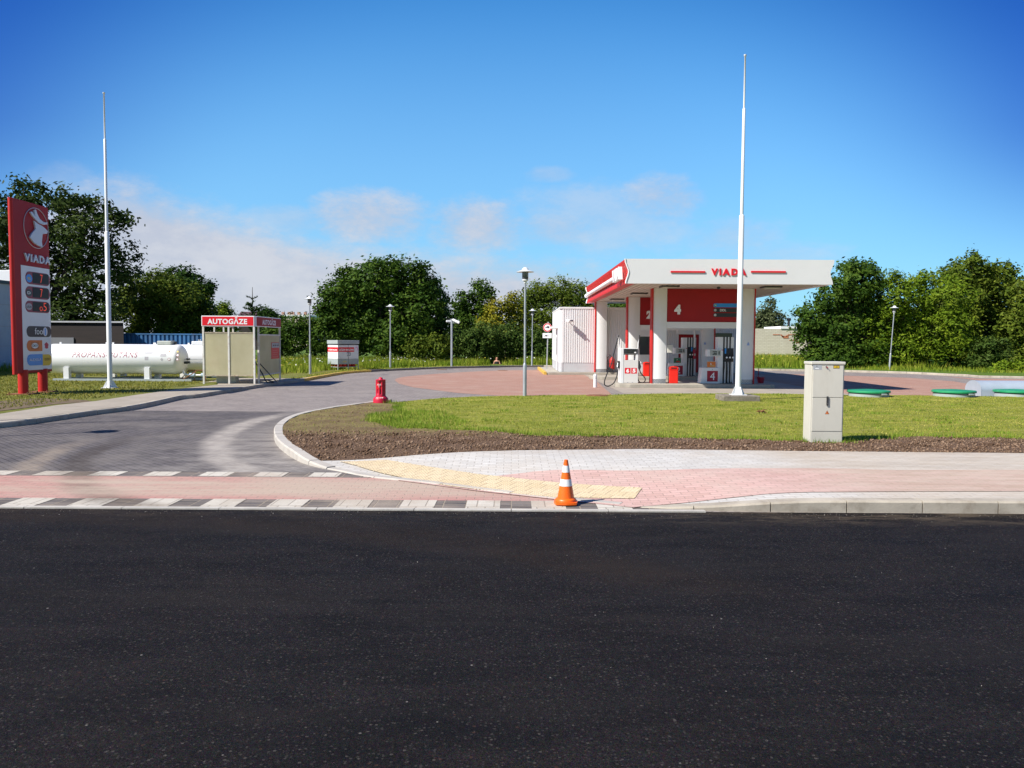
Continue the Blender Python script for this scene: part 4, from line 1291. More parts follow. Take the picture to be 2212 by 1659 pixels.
MB().tube([(PXX - .068, PY0 + .04, zb_ - .02), (PXX - .068, PY0 + .04, zt)], .068, 14).build('edge_tube', M_red, t_, smooth=True)
for yy in (23.08, 24.05):
    b = MB(); b.lathe([(.135, .10), (.135, zb_ + .1)], (PXX - .08, yy, 0), 18)
    po = b.build('post', M_red, t_, smooth=True)
    b = MB(); b.box(PXX - .40, PXX + .24, yy - .30, yy + .30, .10, .135)
    for s in (-1, 1):
        for q in (-1, 1):
            b.lathe([(.018, .135), (.018, .19)], (PXX - .08 + s * .26, yy + q * .24, 0), 6)
    b.build('base_plate', M_rust, po)
a = el(178, 408, 580, 1450)
wy0, wy1, wz1, wz0 = a[0] - a[2] / 2, PY1 - .03, PX(*zp(290, 592), PXX).z, .80
wp = MB().box(PXX, PXX + .006, wy0, wy1, wz0, wz1).build('white_board', mat('pylon_white', (.80, .80, .82), .4, var=.03, vs=1.2), t_)
cy, cz, w_, h_ = el(188, 384, 118, 438)
b = MB()
n = 40
ring = [(w_ / 2 * math.cos(2 * math.pi * k / n), h_ / 2 * math.sin(2 * math.pi * k / n)) for k in range(n + 1)]
b.tube([(PXX + .01, cy + u, cz + v) for u, v in ring], .011, 5)
b.build('emblem_ring', mat('emblem_rim', (.60, .55, .58), .4), t_)
def zpoly(pts, Xp=PXX):
    return [(q.y, q.z) for q in (PX(*zp(*p_), Xp) for p_ in pts)]
head = [(262, 218), (292, 242), (320, 256), (346, 276), (373, 303), (366, 323), (331, 325), (328, 350), (324, 390), (331, 431), (300, 421), (262, 396), (228, 352), (245, 318), (275, 284), (271, 258)]
horn = [(230, 150), (246, 144), (272, 186), (262, 133), (276, 127), (288, 165), (307, 203), (338, 229), (371, 233), (366, 248), (340, 252), (303, 237), (270, 206), (247, 177)]
fnx = lambda u, v, a: (PXX + a, u, v)
Mem = mat('emblem_silver', (.62, .64, .72), .35)
MB().prism(zpoly(head), fnx, .0, .05).build('emblem_head', Mem, t_, bevel=.006)
MB().prism(zpoly(horn), fnx, .0, .05).build('emblem_antlers', Mem, t_, bevel=.006)
cy, cz, w_, h_ = el(190, 396, 495, 558)
text('pylon_lettering', 'VIADA', Mem, lambda u, v, a: (PXX + a, cy + u, cz + v), w_, h_, t_, thick=.04, bold=.03, space=1.25)
def pyl(x0, x1, y0, y1, m1, nm, a0=.006, a1=.014, **kw):
    cy, cz, w_, h_ = el(x0, x1, y0, y1)
    o_ = MB().prism(pill(w_, h_, **kw), sid(cy, cz, PXX), a0, a1).build(nm, m1, wp)
    return cy, cz, w_, h_
def ptxt(s, x0, x1, y0, y1, m1, a0=.018, **kw):
    cy, cz, w_, h_ = el(x0, x1, y0, y1)
    text('lettering', s, m1, sid(cy, cz, PXX), w_, h_, wp, thick=.003, a0=a0, **kw)
M_wine = mat('wine_red', (.25, .01, .04), .4)
for (y0, y1), badge, s in (((635, 735), M_blue, '7'), ((752, 848), M_dark, '7'), ((866, 957), M_greyink, 'o5')):
    pyl(202, 398, y0, y1, M_wine, 'price_display')
    cy, cz, w_, h_ = el(258, 386, y0 + 3, y1 - 3)
    MB().box(PXX + .014, PXX + .018, cy - w_ / 2, cy + w_ / 2, cz - h_ / 2 + .02, cz + h_ / 2 - .02).build('screen', mat('screen_grey', (.022, .03, .034), .5, spec=.2), wp)
    cy, cz, w_, h_ = el(204, 254, y0 + 20, y1 - 28)
    MB().prism(disc(w_ / 2, h_ / 2 * 1.25), sid(cy, cz, PXX), .014, .018).build('fuel_badge', badge, wp)
    ym = (y0 + y1) / 2
    if s == '7':
        ptxt('7', 318, 336, ym - 32, ym + 34, M_led, bold=-.015)
        ptxt('95' if badge is M_blue else 'D', 215, 240, ym - 14, ym + 8, M_yellow if badge is M_blue else M_letter)
    else:
        ptxt('o', 314, 337, ym - 3, ym + 32, M_led, bold=-.015); ptxt('5', 344, 368, ym - 32, ym + 32, M_led, bold=-.015)
        ptxt('GĀZE', 208, 250, ym - 14, ym + 6, M_ink)
pyl(211, 408, 1066, 1152, M_ink, 'food_plate')
ptxt('food', 275, 362, 1080, 1132, M_letter, bold=0)
cy, cz, w_, h_ = el(340, 376, 1074, 1146)
MB().prism(disc(w_ / 2, h_ / 2), sid(cy, cz, PXX), .019, .022).build('plate_emblem', Mem, wp)
cy, cz, w_, h_ = el(354, 362, 1084, 1136)
MB().prism(rect(w_, h_), sid(cy, cz, PXX), .022, .024).build('fork_mark', M_blue, wp)
pyl(213, 336, 1178, 1266, M_orange, 'card_plate', right=False)
cy, cz, w_, h_ = el(245, 308, 1192, 1252)
MB().prism(rect(w_, h_), sid(cy, cz, PXX), .014, .016).build('card_square', mat('dark_orange', (.5, .13, .02), .5), wp)
cy, cz, w_, h_ = el(250, 303, 1200, 1244)
MB().prism(disc(w_ / 2, h_ / 2), sid(cy, cz, PXX), .016, .018).build('card_oval', M_letter, wp)
ptxt('DKV', 256, 299, 1212, 1232, M_ink)
em = [(358, 1206), (365, 1200), (371, 1194), (377, 1200), (385, 1208), (388, 1218), (383, 1222), (384, 1242), (371, 1246), (359, 1240), (361, 1220), (355, 1215)]
MB().prism(zpoly(em), fnx, .006, .012).build('red_emblem', mat('emblem_red', (.55, .02, .07), .5), wp)
pyl(215, 340, 1291, 1380, M_blue, 'blue_plate', right=False)
pyl(340, 412, 1291, 1380, M_yellow, 'yellow_plate', left=False)
ptxt('ALEXELA', 233, 326, 1324, 1344, M_letter, bold=0)
ptxt('OUTEST'[:0] + 'OLEREX', 354, 402, 1320, 1340, mat('brown_ink', (.30, .17, .02), .5), bold=0)

# ================================================================== FLAGPOLES
def flagpole(base, z0, htop, label, r0=.075, foot=True):
    t_ = thing('flagpole', (base.x, base.y, z0), label, 'flagpole', 'tall white telescopic flagpoles')
    x, y = base.x, base.y
    H1 = z0 + (htop - z0) * .535; H2 = z0 + (htop - z0) * .848
    MB().lathe([(r0 * 1.05, z0), (r0 * .92, H1), (r0 * .6, H1 + .03)], (x, y, 0), 16).build('lower_tube', M_pole, t_, smooth=True, angle=60)
    MB().lathe([(r0 * .62, H1), (r0 * .55, H2), (r0 * .35, H2 + .02)], (x, y, 0), 12).build('middle_tube', M_pole, t_, smooth=True, angle=60)
    MB().lathe([(r0 * .36, H2), (r0 * .30, htop), (r0 * .5, htop + .01), (r0 * .5, htop + .05), (0, htop + .06)], (x, y, 0), 10).build('top_tube', M_pole, t_, smooth=True, angle=60)
    if foot:
        b = MB(); b.box(x - .2, x + .2, y - .2, y + .2, z0, z0 + .02); pl = b.build('foot_plate', M_pole, t_)
        for k in range(4):
            a = k * math.pi / 2 + .35
            fn = lambda u, v, q, a=a: (x + u * math.cos(a) - q * math.sin(a), y + u * math.sin(a) + q * math.cos(a), z0 + .02 + v)
            MB().prism([(.06, 0), (.20, 0), (.20, .03), (.11, .21), (.06, .21)], fn, -.006, .006).build('gusset', M_pole, pl)
    return t_
gl = G(238, 838, .115)
flagpole(gl, .115, W(228.3, 203, gl.y).z, 'tall white flagpole standing in the grass before the gas tanks')
gr = G(1594, 853, .27)
ftop = W(1614, 122, gr.y).z
flagpole(gr, .27, ftop, 'tall white flagpole standing on a concrete block in the lawn')
blk = MB().box(gr.x - .52, gr.x + .50, gr.y - .42, gr.y + .45, -.1, .268).build('flagpole_footing', M_oldcon, None, bevel=.02, loc=(gr.x, gr.y, 0))
tag(blk, 'weathered concrete block in the lawn under the flagpole', 'concrete block')
# one more pole stands west of the picture: its shadow crosses the drive
flagpole(Vector((-16.0, 12.4, 0)), .11, 9.8, 'tall white flagpole beyond the west edge of the drive, only its shadow in view', foot=False)

# ================================================================== STREET LAMPS
M_hat = mat('lamp_hat', (.74, .75, .76), .35)
M_lampglass = mat('lamp_glass', (.10, .10, .11), .12, spec=.8)
lamp = thing('street_lamp', (0, 0, 0), None, 'street lamp', 'grey park lamps with flat round hats')
MB().lathe([(.056, 0), (.056, .92), (.050, .97), (.034, 1.02)], (0, 0, 0), 14).build('lower_pole', M_galv, lamp, smooth=True, angle=50)
MB().lathe([(.033, 1.0), (.030, 3.46)], (0, 0, 0), 12).build('upper_pole', M_galv, lamp, smooth=True, angle=50)
hd = MB().lathe([(.04, 3.44), (.05, 3.50), (.09, 3.52), (.09, 3.555)], (0, 0, 0), 16).build('lamp_socket', M_hat, lamp, smooth=True, angle=40)
MB().lathe([(.085, 3.555), (.092, 3.60), (.092, 3.78)], (0, 0, 0), 16).build('lamp_glass', M_lampglass, lamp, smooth=True, angle=40)
MB().lathe([(.092, 3.775), (.255, 3.775), (.257, 3.785), (.17, 3.815), (.10, 3.84), (.085, 3.88), (.05, 3.915), (.0, 3.925)], (0, 0, 0), 24).build('lamp_hat', M_hat, lamp, smooth=True, angle=50)
lamps = [((670, 807.5), 640, 'grey lamp left of the gas bottle cage, third nearest'), ((843, 795), 657.5, 'grey lamp standing behind the kerb against the big round tree'),
         ((1133.5, 856), 577.5, 'nearest grey lamp, standing on the back edge of the lawn'), ((1149, 790), 667, 'far grey lamp between the nearest lamp and the round traffic sign'),
         ((1921, 799), 660, 'leaning grey lamp in front of the light green willow')]
for i, ((px, py), top, lab) in enumerate(lamps):
    o = lamp if i == 0 else copy_tree(lamp)
    g = G(px, py, .11)
    htop = W(px, top, g.y).z - .11
    o.location = g; k = htop / 3.92
    o.scale = (1, 1, k) if abs(k - 1) < .12 else (k, k, k)
    if i == 4:
        o.rotation_euler = (0, R(3.0), 0)
    else:
        o.rotation_euler = (0, R(random.uniform(-.3, .3)), 0)
    o['label'] = lab
o = copy_tree(lamp); o.location = (-11.1, 12.9, .1); o.scale = (1, 1, 1); o.rotation_euler = (0, 0, 0)
o['label'] = 'grey lamp beside the drive beyond the west edge, only its shadow in view'

# camera mast
g = G(975.5, 791.5, .11)
t_ = thing('camera_mast', g, 'thin grey mast carrying two white cameras before the bushes', 'camera mast')
zt = W(975, 689, g.y).z
MB().tube([g, Vector((g.x, g.y, zt))], .065, 10).build('mast', M_galv, t_, smooth=True)
cb = MB(); cb.box(g.x - .34, g.x - .06, g.y - .07, g.y + .07, zt - .20, zt - .08, rot=.25); cb.build('camera_head', M_letter, t_, bevel=.02)
b = MB(); b.tube([(g.x + .06, g.y, zt - .05), (g.x + .48, g.y - .12, zt - .24)], .085, 8); b.build('camera_head', M_letter, t_)
MB().tube([(g.x - .2, g.y, zt - .25), (g.x + .3, g.y, zt - .25)], .02, 6).build('crossbar', M_galv, t_)

# ================================================================== NO-LORRY SIGN
g = G(1181, 796, .145)
t_ = thing('traffic_sign', g, 'round no lorries sign with a white plate below it', 'traffic sign')
yy = g.y
MB().tube([g, Vector((g.x + .06, yy, W(1182, 695.5, yy).z))], .032, 8).build('sign_post', M_galv, t_, smooth=True)
c_ = W(1182.5, 707.5, yy - .05); rr_ = 9.7 / FPX * 1.55 * yy * .66
sr = 9.4 / FPX * yy
MB().prism(disc(sr, n=32), front(c_.x, c_.z, yy - .04), 0, .02).build('rim', M_letter, t_)
MB().prism(disc(sr * .95, n=32), front(c_.x, c_.z, yy - .06), 0, .003).build('red_ring', M_sign_red, t_)
MB().prism(disc(sr * .72, n=32), front(c_.x, c_.z, yy - .063), 0, .003).build('white_disc', M_letter, t_)
def lorry(cx, cz, y, s, parent, trailer=False):
    f = front(cx, cz, y)
    MB().prism([(-.2 * s, -.02 * s), (.5 * s, -.02 * s), (.5 * s, .34 * s), (-.2 * s, .34 * s)], f, 0, .004).build('lorry_box', M_ink, parent)
    MB().prism([(-.55 * s, -.10 * s), (.5 * s, -.10 * s), (.5 * s, -.05 * s), (-.26 * s, -.05 * s), (-.26 * s, .12 * s), (-.42 * s, .12 * s), (-.55 * s, -.0 * s)], f, 0, .004).build('lorry_cab', M_ink, parent)
    for q in (-.4, .3):
        MB().prism([(q * s + .08 * s * math.cos(a), -.13 * s + .08 * s * math.sin(a)) for a in np.linspace(0, 6.1, 10)], f, 0, .005).build('lorry_wheel', M_ink, parent)
    if trailer:
        MB().prism([(.62 * s, -.04 * s), (1.05 * s, -.04 * s), (1.05 * s, .16 * s), (.62 * s, .16 * s)], f, 0, .004).build('trailer_mark', M_ink, parent)
lorry(c_.x, c_.z, yy - .067, sr * .85, t_)
c2 = W(1182, 725, yy - .05)
pw, ph = 19.5 / FPX * yy, 10.8 / FPX * yy
MB().prism(rect(pw, ph), front(c2.x, c2.z, yy - .04), 0, .02).build('lower_plate', M_letter, t_, bevel=.015)
lorry(c2.x - .08, c2.z - .02, yy - .06, sr * .60, t_, True)
o = MB().box(g.x + .95, g.x + 1.2, 47.6, 47.9, .136, .34).build('white_block', M_letter, None, bevel=.02, loc=(g.x + 1.08, 47.7, .14))
tag(o, 'small white block on the paving by the shop corner', 'block')

# ================================================================== RED STANDPIPE
g = G(822.5, 874, .06); g.z = .05
t_ = thing('red_hydrant', g, 'fluted red plastic hydrant post with domed cap at the lawn tip', 'hydrant')
S = 21.2 / FPX
def flute(a, r, z):
    if .27 < z < .64:
        q = (math.cos(9 * a) + .25) * 2.2
        k = max(0, min(1, q)) * min(1, (z - .27) / .03, (.64 - z) / .02)
        return r - .022 * k
    return r
prof = [(.195, 0), (.196, .02), (.196, .155), (.190, .175), (.165, .205), (.130, .235), (.128, .27)] + [(.128, .27 + .37 * k / 14) for k in range(1, 14)] + [(.128, .64), (.13, .66), (.12, .668), (.06, .668), (.055, .675), (.052, .70), (.035, .72), (0, .727)]
M_hyd = mat('hydrant_red', (.52, .006, .035), .45, var=.08, vs=5, dirt=((.45, .05, .06), .3))
MB().lathe(prof, g, 72, flute=flute).build('post_body', M_hyd, t_, smooth=True, angle=40)
yy = g.y - .128
nt = MB().prism([(-.09, -.085), (.045, -.085), (.045, .085), (-.09, .085)], lambda u, v, a: (g.x + u, yy - a + .012 + (abs(u + .0) * .25), g.z + .50 + v), 0, .006).build('notice_plate', mat('notice_red', (.75, .01, .012), .4), t_)
text('lettering', 'SOS 112', M_letter, lambda u, v, a: (g.x - .022 + u, yy + .002 - a, g.z + .545 + v), .10, .028, t_, thick=.003)
text('lettering', 'T', M_letter, lambda u, v, a: (g.x - .025 + u, yy + .002 - a, g.z + .485 + v), .03, .05, t_, thick=.003)
MB().box(g.x - .08, g.x + .035, yy - .002, yy + .004, g.z + .522, g.z + .527).build('notice_line', M_letter, t_)
text('lettering', 'H-7', M_letter, lambda u, v, a: (g.x - .06 + u, g.y - .168 - a + v * .45, g.z + .203 + v), .06, .022, t_, thick=.003)
text('lettering', '6/100', M_letter, lambda u, v, a: (g.x + .045 + u, g.y - .17 - a + v * .45, g.z + .203 + v), .09, .024, t_, thick=.003)
MB().box(g.x - .055, g.x - .03, yy - .01, yy + .02, g.z + .60, g.z + .645).build('lock', M_rust, t_)

# ================================================================== AUTOGAS BOOTH
bx0, bx1, by0, by1 = -11.22, -9.34, 29.0, 32.1
zs0, zs1 = 2.20, 2.58
M_boothw = mat('booth_frame_paint', (.72, .70, .65), .5, var=.05, vs=3, dirt=((.35, .16, .06), .45))
m_, t, p = custom('milky_panel')
n_ = t.noise(1.3, 5, .65); n2_ = t.noise(.8, 3, .5, stretch=(1, 1, .2))
c = t.mix(t.ramp(n_, .3, .7), (.70, .65, .43), (.80, .75, .54))
c = t.mix(t.m('MULTIPLY', t.ramp(n2_, .45, .7), .4), c, (.58, .52, .33))
t.put(p.inputs['Base Color'], c); p.inputs['Roughness'].default_value = .35
tr = t.node('ShaderNodeBsdfTranslucent'); t.l.new(c, tr.inputs[0])
mx = t.node('ShaderNodeMixShader'); mx.inputs[0].default_value = .42
t.l.new(p.outputs[0], mx.inputs[1]); t.l.new(tr.outputs[0], mx.inputs[2])
tp = t.node('ShaderNodeBsdfTransparent'); mx2 = t.node('ShaderNodeMixShader'); mx2.inputs[0].default_value = .14
t.l.new(mx.outputs[0], mx2.inputs[1]); t.l.new(tp.outputs[0], mx2.inputs[2])
t.l.new(mx2.outputs[0], t.n['Material Output'].inputs[0]); M_milky = m_
t_ = thing('autogas_booth', ((bx0 + bx1) / 2, (by0 + by1) / 2, .12), 'booth of milky yellowed panels with red signs reading AUTOGĀZE', 'booth')
def sg(x0, x1, y0, y1, nm, letters_fn, w__, axis):
    b = MB(); b.box(x0, x1, y0, y1, zs0, zs1); o_ = b.build(nm, M_letter, t_, bevel=.01)
    return o_
fs_ = sg(bx0 - .03, bx1 + .0, by0 - .04, by0 + .04, 'front_sign', None, 0, 0)
MB().box(bx0 + .0, bx1 - .03, by0 - .045, by0 - .04, zs0 + .03, zs1 - .03).build('red_face', M_sign_red, fs_)
text('lettering', 'AUTOGĀZE', M_letter, front((bx0 + bx1) / 2 - .03, (zs0 + zs1) / 2 + .012, by0 - .045), 1.44, .25, fs_, thick=.004, bold=.035, space=1.08)
ss_ = sg(bx1 - .03, bx1 + .05, by0 + .045, by1 + .04, 'side_sign', None, 0, 0)
MB().box(bx1 + .05, bx1 + .055, by0 + .075, by1 + .01, zs0 + .03, zs1 - .03).build('red_face', M_darkred, ss_)  # darker red than the front face: side shade put into the colour
text('lettering', 'AUTOGĀZE', M_letter, sid((by0 + by1) / 2 + .02, (zs0 + zs1) / 2 + .012, bx1 + .055), 1.7, .24, ss_, thick=.004, bold=.035, space=1.08)
MB().box(bx0 - .03, bx1 + .03, by0, by1 + .03, zs1 - .02, zs1 - .001).build('roof', M_boothw, t_)
MB().box(bx0 - .03, bx0 + .03, by0 + .045, by1 + .04, zs0, zs1 - .022).build('side_sign', M_letter, t_)
posts = [(bx0 + .02, by0), ((bx0 + bx1) / 2, by0), (bx1 - .02, by0), (bx1 + .0, by0 + .42), (bx1 + .0, by1), (bx0 + .02, by1), ((bx0 + bx1) / 2 - .1, by1)]
for (x, y) in posts:
    MB().box(x - .03, x + .03, y - .03, y + .03, .10, zs0).build('post', M_boothw, t_)
for x in (bx0 + .42, bx0 + .76):
    MB().box(x - .025, x + .025, by0 - .02, by0 + .02, 1.97, zs0).build('short_strut', M_boothw, t_)
for (x0, x1) in ((bx0 + .05, (bx0 + bx1) / 2 - .03), ((bx0 + bx1) / 2 + .03, bx1 - .05)):
    MB().box(x0, x1, by0 - .008, by0 + .004, .43, 1.95).build('milky_panel', M_milky, t_)
    for z0, z1 in ((1.95, 1.99), (.395, .43)):
        MB().box(x0, x1, by0 - .02, by0 + .02, z0, z1).build('panel_rail', mat('rusty_rail', (.45, .38, .28), .7, var=.2, vs=8, dirt=((.2, .09, .04), .7)), t_)
MB().box(bx1 - .006, bx1 + .006, by0 + .46, by1 - .03, .43, 1.88).build('milky_panel', M_milky, t_)
for z0, z1 in ((1.88, 1.93), (.38, .43)):
    MB().box(bx1 - .02, bx1 + .02, by0 + .45, by1 - .03, z0, z1).build('panel_rail', M_boothw, t_)
MB().box(bx0 - .0, bx0 + .012, by0 + .04, by1 - .03, .43, 1.9).build('milky_panel', M_milky, t_)
nt = MB().box(bx1 + .006, bx1 + .016, by1 - 1.15, by1 - .12, .98, 1.62).build('red_notice', M_sign_red, t_)
MB().box(bx1 + .016, bx1 + .02, by1 - 1.12, by1 - .15, 1.41, 1.60).build('white_header', M_lid, nt)
for k in range(3):
    MB().box(bx1 + .02, bx1 + .022, by1 - .95 + k * .28, by1 - .78 + k * .28, 1.48, 1.53).build('picture', M_ink, nt)
for k in range(4):
    MB().box(bx1 + .016, bx1 + .018, by1 - 1.0, by1 - .3 - .1 * (k % 2), 1.05 + k * .085, 1.058 + k * .085).build('print_line', mat('pale_print', (.7, .4, .36), .6), nt)
# dispenser inside, seen dimly
q = thing('autogas_pump', (-10.4, 30.2, .12), 'autogas pump standing inside the milky booth', 'fuel pump')
MB().box(-10.9, -10.2, 29.4, 29.8, .12, 1.62).build('cabinet', M_lid, q, bevel=.01)
MB().box(-10.95, -10.62, 29.10, 29.14, .72, 1.02).build('red_plate', M_sign_red, q)
MB().box(-10.78, -10.64, 29.10, 29.14, 1.22, 1.5).build('display', M_sign_red, q)
MB().tube(smooth_path3([(-10.1, 30.2, 1.3), (-9.7, 29.9, 1.0), (-9.25, 29.5, .5), (-9.1, 29.6, .16), (-8.95, 30.0, .14), (-9.3, 30.2, .2)]), .022, 7).build('hose', M_black, q, smooth=True)
MB().tube([(-9.42, 29.5, .95), (-8.85, 30.0, .14)], .018, 6).build('hose', M_black, q)
# kerb frame and pipes
# ================================================================== LPG TANKS
M_tank = mat('tank_white', (.80, .80, .80), .38, var=.03, vs=.8, dirt=((.62, .60, .56), .22), stretch=(.3, 1, 1))
def tank(x0, x1, y, z, r, label, det=True):
    t_ = thing('gas_tank', ((x0 + x1) / 2, y, .12), label, 'gas tank', 'white horizontal gas tanks')
    dl = .30
    pr = []
    for k in range(8):
        a = math.pi / 2 * k / 8; pr.append((x0 + dl - dl * math.cos(a), r * math.sin(a)))
    pr += [(x0 + dl, r), (x1 - dl, r)]
    for k in range(7, -1, -1):
        a = math.pi / 2 * k / 8; pr.append((x1 - dl + dl * math.cos(a), r * math.sin(a)))
    vs = []; fs = []; sg_ = 40
    for (xx, rr) in pr:
        for k in range(sg_):
            a = 2 * math.pi * k / sg_; vs.append((xx, y + max(rr, .001) * math.cos(a), z + max(rr, .001) * math.sin(a)))
    for i in range(len(pr) - 1):
        for k in range(sg_):
            k2 = (k + 1) % sg_; fs.append((i * sg_ + k, i * sg_ + k2, (i + 1) * sg_ + k2, (i + 1) * sg_ + k))
    MB().add(vs, fs).build('shell', M_tank, t_, smooth=True, angle=60)
    for xx in (x0 + 1.0, x1 - 1.35):
        for s in (-1, 1):
            MB().box(xx - .07, xx + .13, y + s * (r - .14) - .10, y + s * (r - .14) + .10, .14, .62).build('saddle', M_tank, t_)
    for xx in (x0 + .55, x0 + 2.6, x1 - 1.25):
        b = MB(); b.box(xx - .035, xx + .035, y - .01, y + .01, z + r - .02, z + r + .07)
        b.build('lifting_lug', M_tank, t_)
    bx = x1 - .78
    vb = MB().box(bx - .28, bx + .28, y - .2, y + .2, z + r - .03, z + r + .14).build('valve_cover', M_lid if det else M_tank, t_, bevel=.03)
    MB().lathe([(.05, 0), (.05, .12)], (bx + .36, y, z + r), 10).build('valve', M_dark, t_)
    pj = MB(); pj.tube([(x1 - .06, y - .15, z - .12), (x1 + .10, y - .15, z - .12)], .05, 8); pj.build('gauge', M_dark, t_)
    return t_
x0, x1, yT, zT, rT = -18.15, -12.70, 31.15, .94, .575
tk = tank(x0, x1, yT, zT, rT, 'nearer white gas tank lettered PROPĀNS-BUTĀNS')
def cyl(cx, cang, yT=yT, zT=zT, r=rT):     # map flat print onto the shell, facing the camera
    return lambda u, v, a: (cx + u, yT - (r + a) * math.cos(cang + v / r), zT + (r + a) * math.sin(cang + v / r))
c_ = W(226, 764, yT - rT)
text('lettering', 'PROPĀNS-BUTĀNS', M_pinkink, cyl(c_.x, .36), (297 - 156) / FPX * (yT - rT), .27, tk, thick=.002, a0=.002, bold=.0, shear=.2, space=1.12)
for (px, ca_, w__, h__, mm) in ((320, .50, .38, .03, M_greyink), (320, .42, .30, .02, M_greyink), (316, .08, .14, .12, M_greyink), (352, .30, .22, .10, M_greyink), (364, .58, .08, .06, M_orange), (382, .58, .09, .07, M_yellow)):
    c_ = W(px, 764, yT - rT)
    MB().prism(rect(w__, h__) if mm is M_greyink else [(-w__ / 2, -h__ / 2), (w__ / 2, -h__ / 2), (0, h__ / 2)], cyl(c_.x, ca_), .002, .004).build('print_mark', mm, tk)
for (px, ca_) in ((383, .30), (383, .02), (365, .02)):
    c_ = W(px, 764, yT - rT)
    MB().prism(disc(.055, n=16), cyl(c_.x, ca_), .002, .004).build('warning_ring', M_pinkink, tk)
    MB().prism(disc(.040, n=16), cyl(c_.x, ca_), .004, .006).build('warning_disc', M_letter, tk)
c_ = W(349, 764, yT - rT)
MB().prism([(-.06, 0), (0, -.06), (.06, 0), (0, .06)], cyl(c_.x, .02), .002, .004).build('hazard_diamond', M_greyink, tk)
tank(-17.6, -12.35, 33.6, .93, .57, 'farther white gas tank partly hidden by the booth', False)
o = thing('tank_skid', (-15, 31.1, .12), 'low grey steel rails carrying the nearer gas tank', 'steel skid')
for yy in (30.62, 31.65):
    MB().box(-17.6, -12.3, yy - .06, yy + .06, .11, .19).build('rail', M_grey, o)
for xx in (-17.0, -15.2, -13.2):
    MB().box(xx - .05, xx + .05, 30.68, 31.59, .12, .18).build('cross_rail', M_grey, o)
o = thing('tank_pipework', (-12, 31.0, .12), 'pipes and blue grey valves between tank and booth', 'pipework')
MB().tube(smooth_path3([(-12.8, 31.1, .62), (-12.75, 31.0, .40), (-12.4, 30.85, .34), (-11.9, 30.8, .34), (-11.2, 30.8, .32), (-10.6, 30.8, .3)]), .035, 8).build('pipe', M_tank, o, smooth=True)
for xx in (-12.45, -12.0, -11.6):
    MB().tube([(xx, 30.83, .34), (xx + .2, 30.82, .34)], .085, 10).build('valve_body', mat('valve_blue', (.32, .42, .5), .4), o)
for zz in (.95, .83):
    MB().tube([(-12.7, 30.98, zz), (-10.9, 30.9, zz + .01)], .014, 6).build('thin_pipe', M_galv, o)
    MB().tube([(-12.62, 30.98, zz), (-12.5, 30.98, zz)], .045, 8).build('knob', M_dark, o)
for pts in ([(-12.9, 31.0, .15), (-12.55, 31.0, .52), (-11.4, 31.0, .52), (-11.4, 31.0, .13)], [(-12.35, 31.0, .13), (-12.35, 31.0, .52)], [(-12.7, 30.6, .14), (-12.1, 30.6, .5)], [(-11.8, 30.7, .13), (-11.8, 30.7, .5)]):
    MB().tube(pts, .018, 6).build('rusty_bracket', M_rust, o)

# ================================================================== GAS BOTTLE CAGE
cg = G(730, 799.5, .11)
TH = R(44)
ux = Vector((math.cos(TH), math.sin(TH), 0)); uy = Vector((-math.sin(TH), math.cos(TH), 0))
WR, WL = 1.30, 1.02       # width of right and left faces
# right face runs from the front corner along ux, left face along uy
t_ = thing('gas_bottle_cage', cg, 'white and grey cage of gas bottles reading GĀZES BALONI', 'cage')
def cb_(x0, x1, y0, y1, z0, z1):
    b = MB(); vs = [cg + ux * x + uy * y + Vector((0, 0, z)) for x in (x0, x1) for y in (y0, y1) for z in (z0, z1)]
    return b.add(vs, [(0, 1, 3, 2), (4, 6, 7, 5), (0, 4, 5, 1), (2, 3, 7, 6), (0, 2, 6, 4), (1, 5, 7, 3)])
rf = lambda cx, cz, o=0: (lambda u, v, a: tuple(cg + ux * (cx + u) - uy * (a + o) + Vector((0, 0, cz + v))))
lf = lambda cy, cz, o=0: (lambda u, v, a: tuple(cg + uy * (cy - u) - ux * (a + o) + Vector((0, 0, cz + v))))
cb_(.0, WR, .0, WL, .60, 1.34).build('white_casing', M_white, t_, bevel=.01)
cb_(-.004, WR + .004, -.004, WL + .004, .31, .598).build('grey_skirt', M_grey, t_)
cb_(-.03, WR + .03, -.03, WL + .03, 1.40, 1.60).build('grey_cap', M_grey, t_, bevel=.01)
cb_(.03, WR - .03, .03, WL - .03, 1.34, 1.40).build('vent_gap', M_dark, t_)
for (a, c2) in ((.02, .02), (WR - .02, .02), (.02, WL - .02), (WR - .02, WL - .02), (WR * .5, .02)):
    cb_(a - .02, a + .02, c2 - .02, c2 + .02, 0 if abs(a - WR * .5) > .1 else .15, .31).build('leg', M_grey, t_)
cb_(.04, WR - .04, .0, .03, .145, .175).build('lower_rail', M_grey, t_)
cb_(.0, .03, .04, WL - .04, .145, .175).build('lower_rail', M_grey, t_)
MB().prism(rect(1.0, .25), rf(.52, 1.10), 0, .004).build('red_band', M_sign_red, t_)
MB().prism(rect(WL, .25), lf(WL / 2, 1.10), 0, .004).build('red_band', M_sign_red, t_)
text('lettering', 'GĀZES BALONI', M_letter, rf(.52, 1.10, .004), .92, .12, t_, thick=.003, bold=.04)
text('lettering', 'GĀZES BALONI', M_letter, lf(WL / 2, 1.09, .004), .88, .09, t_, thick=.003, bold=.05)
MB().prism(disc(.09, .12), rf(1.17, 1.14), 0, .003).build('pink_emblem', mat('pink_print', (.75, .35, .55), .5), t_)
MB().prism(disc(.05, .085), rf(1.15, 1.11), .003, .005).build('emblem_centre', M_letter, t_)
cb_(.64, .655, -.008, -.001, .31, 1.34).build('door_gap', M_dark, t_)
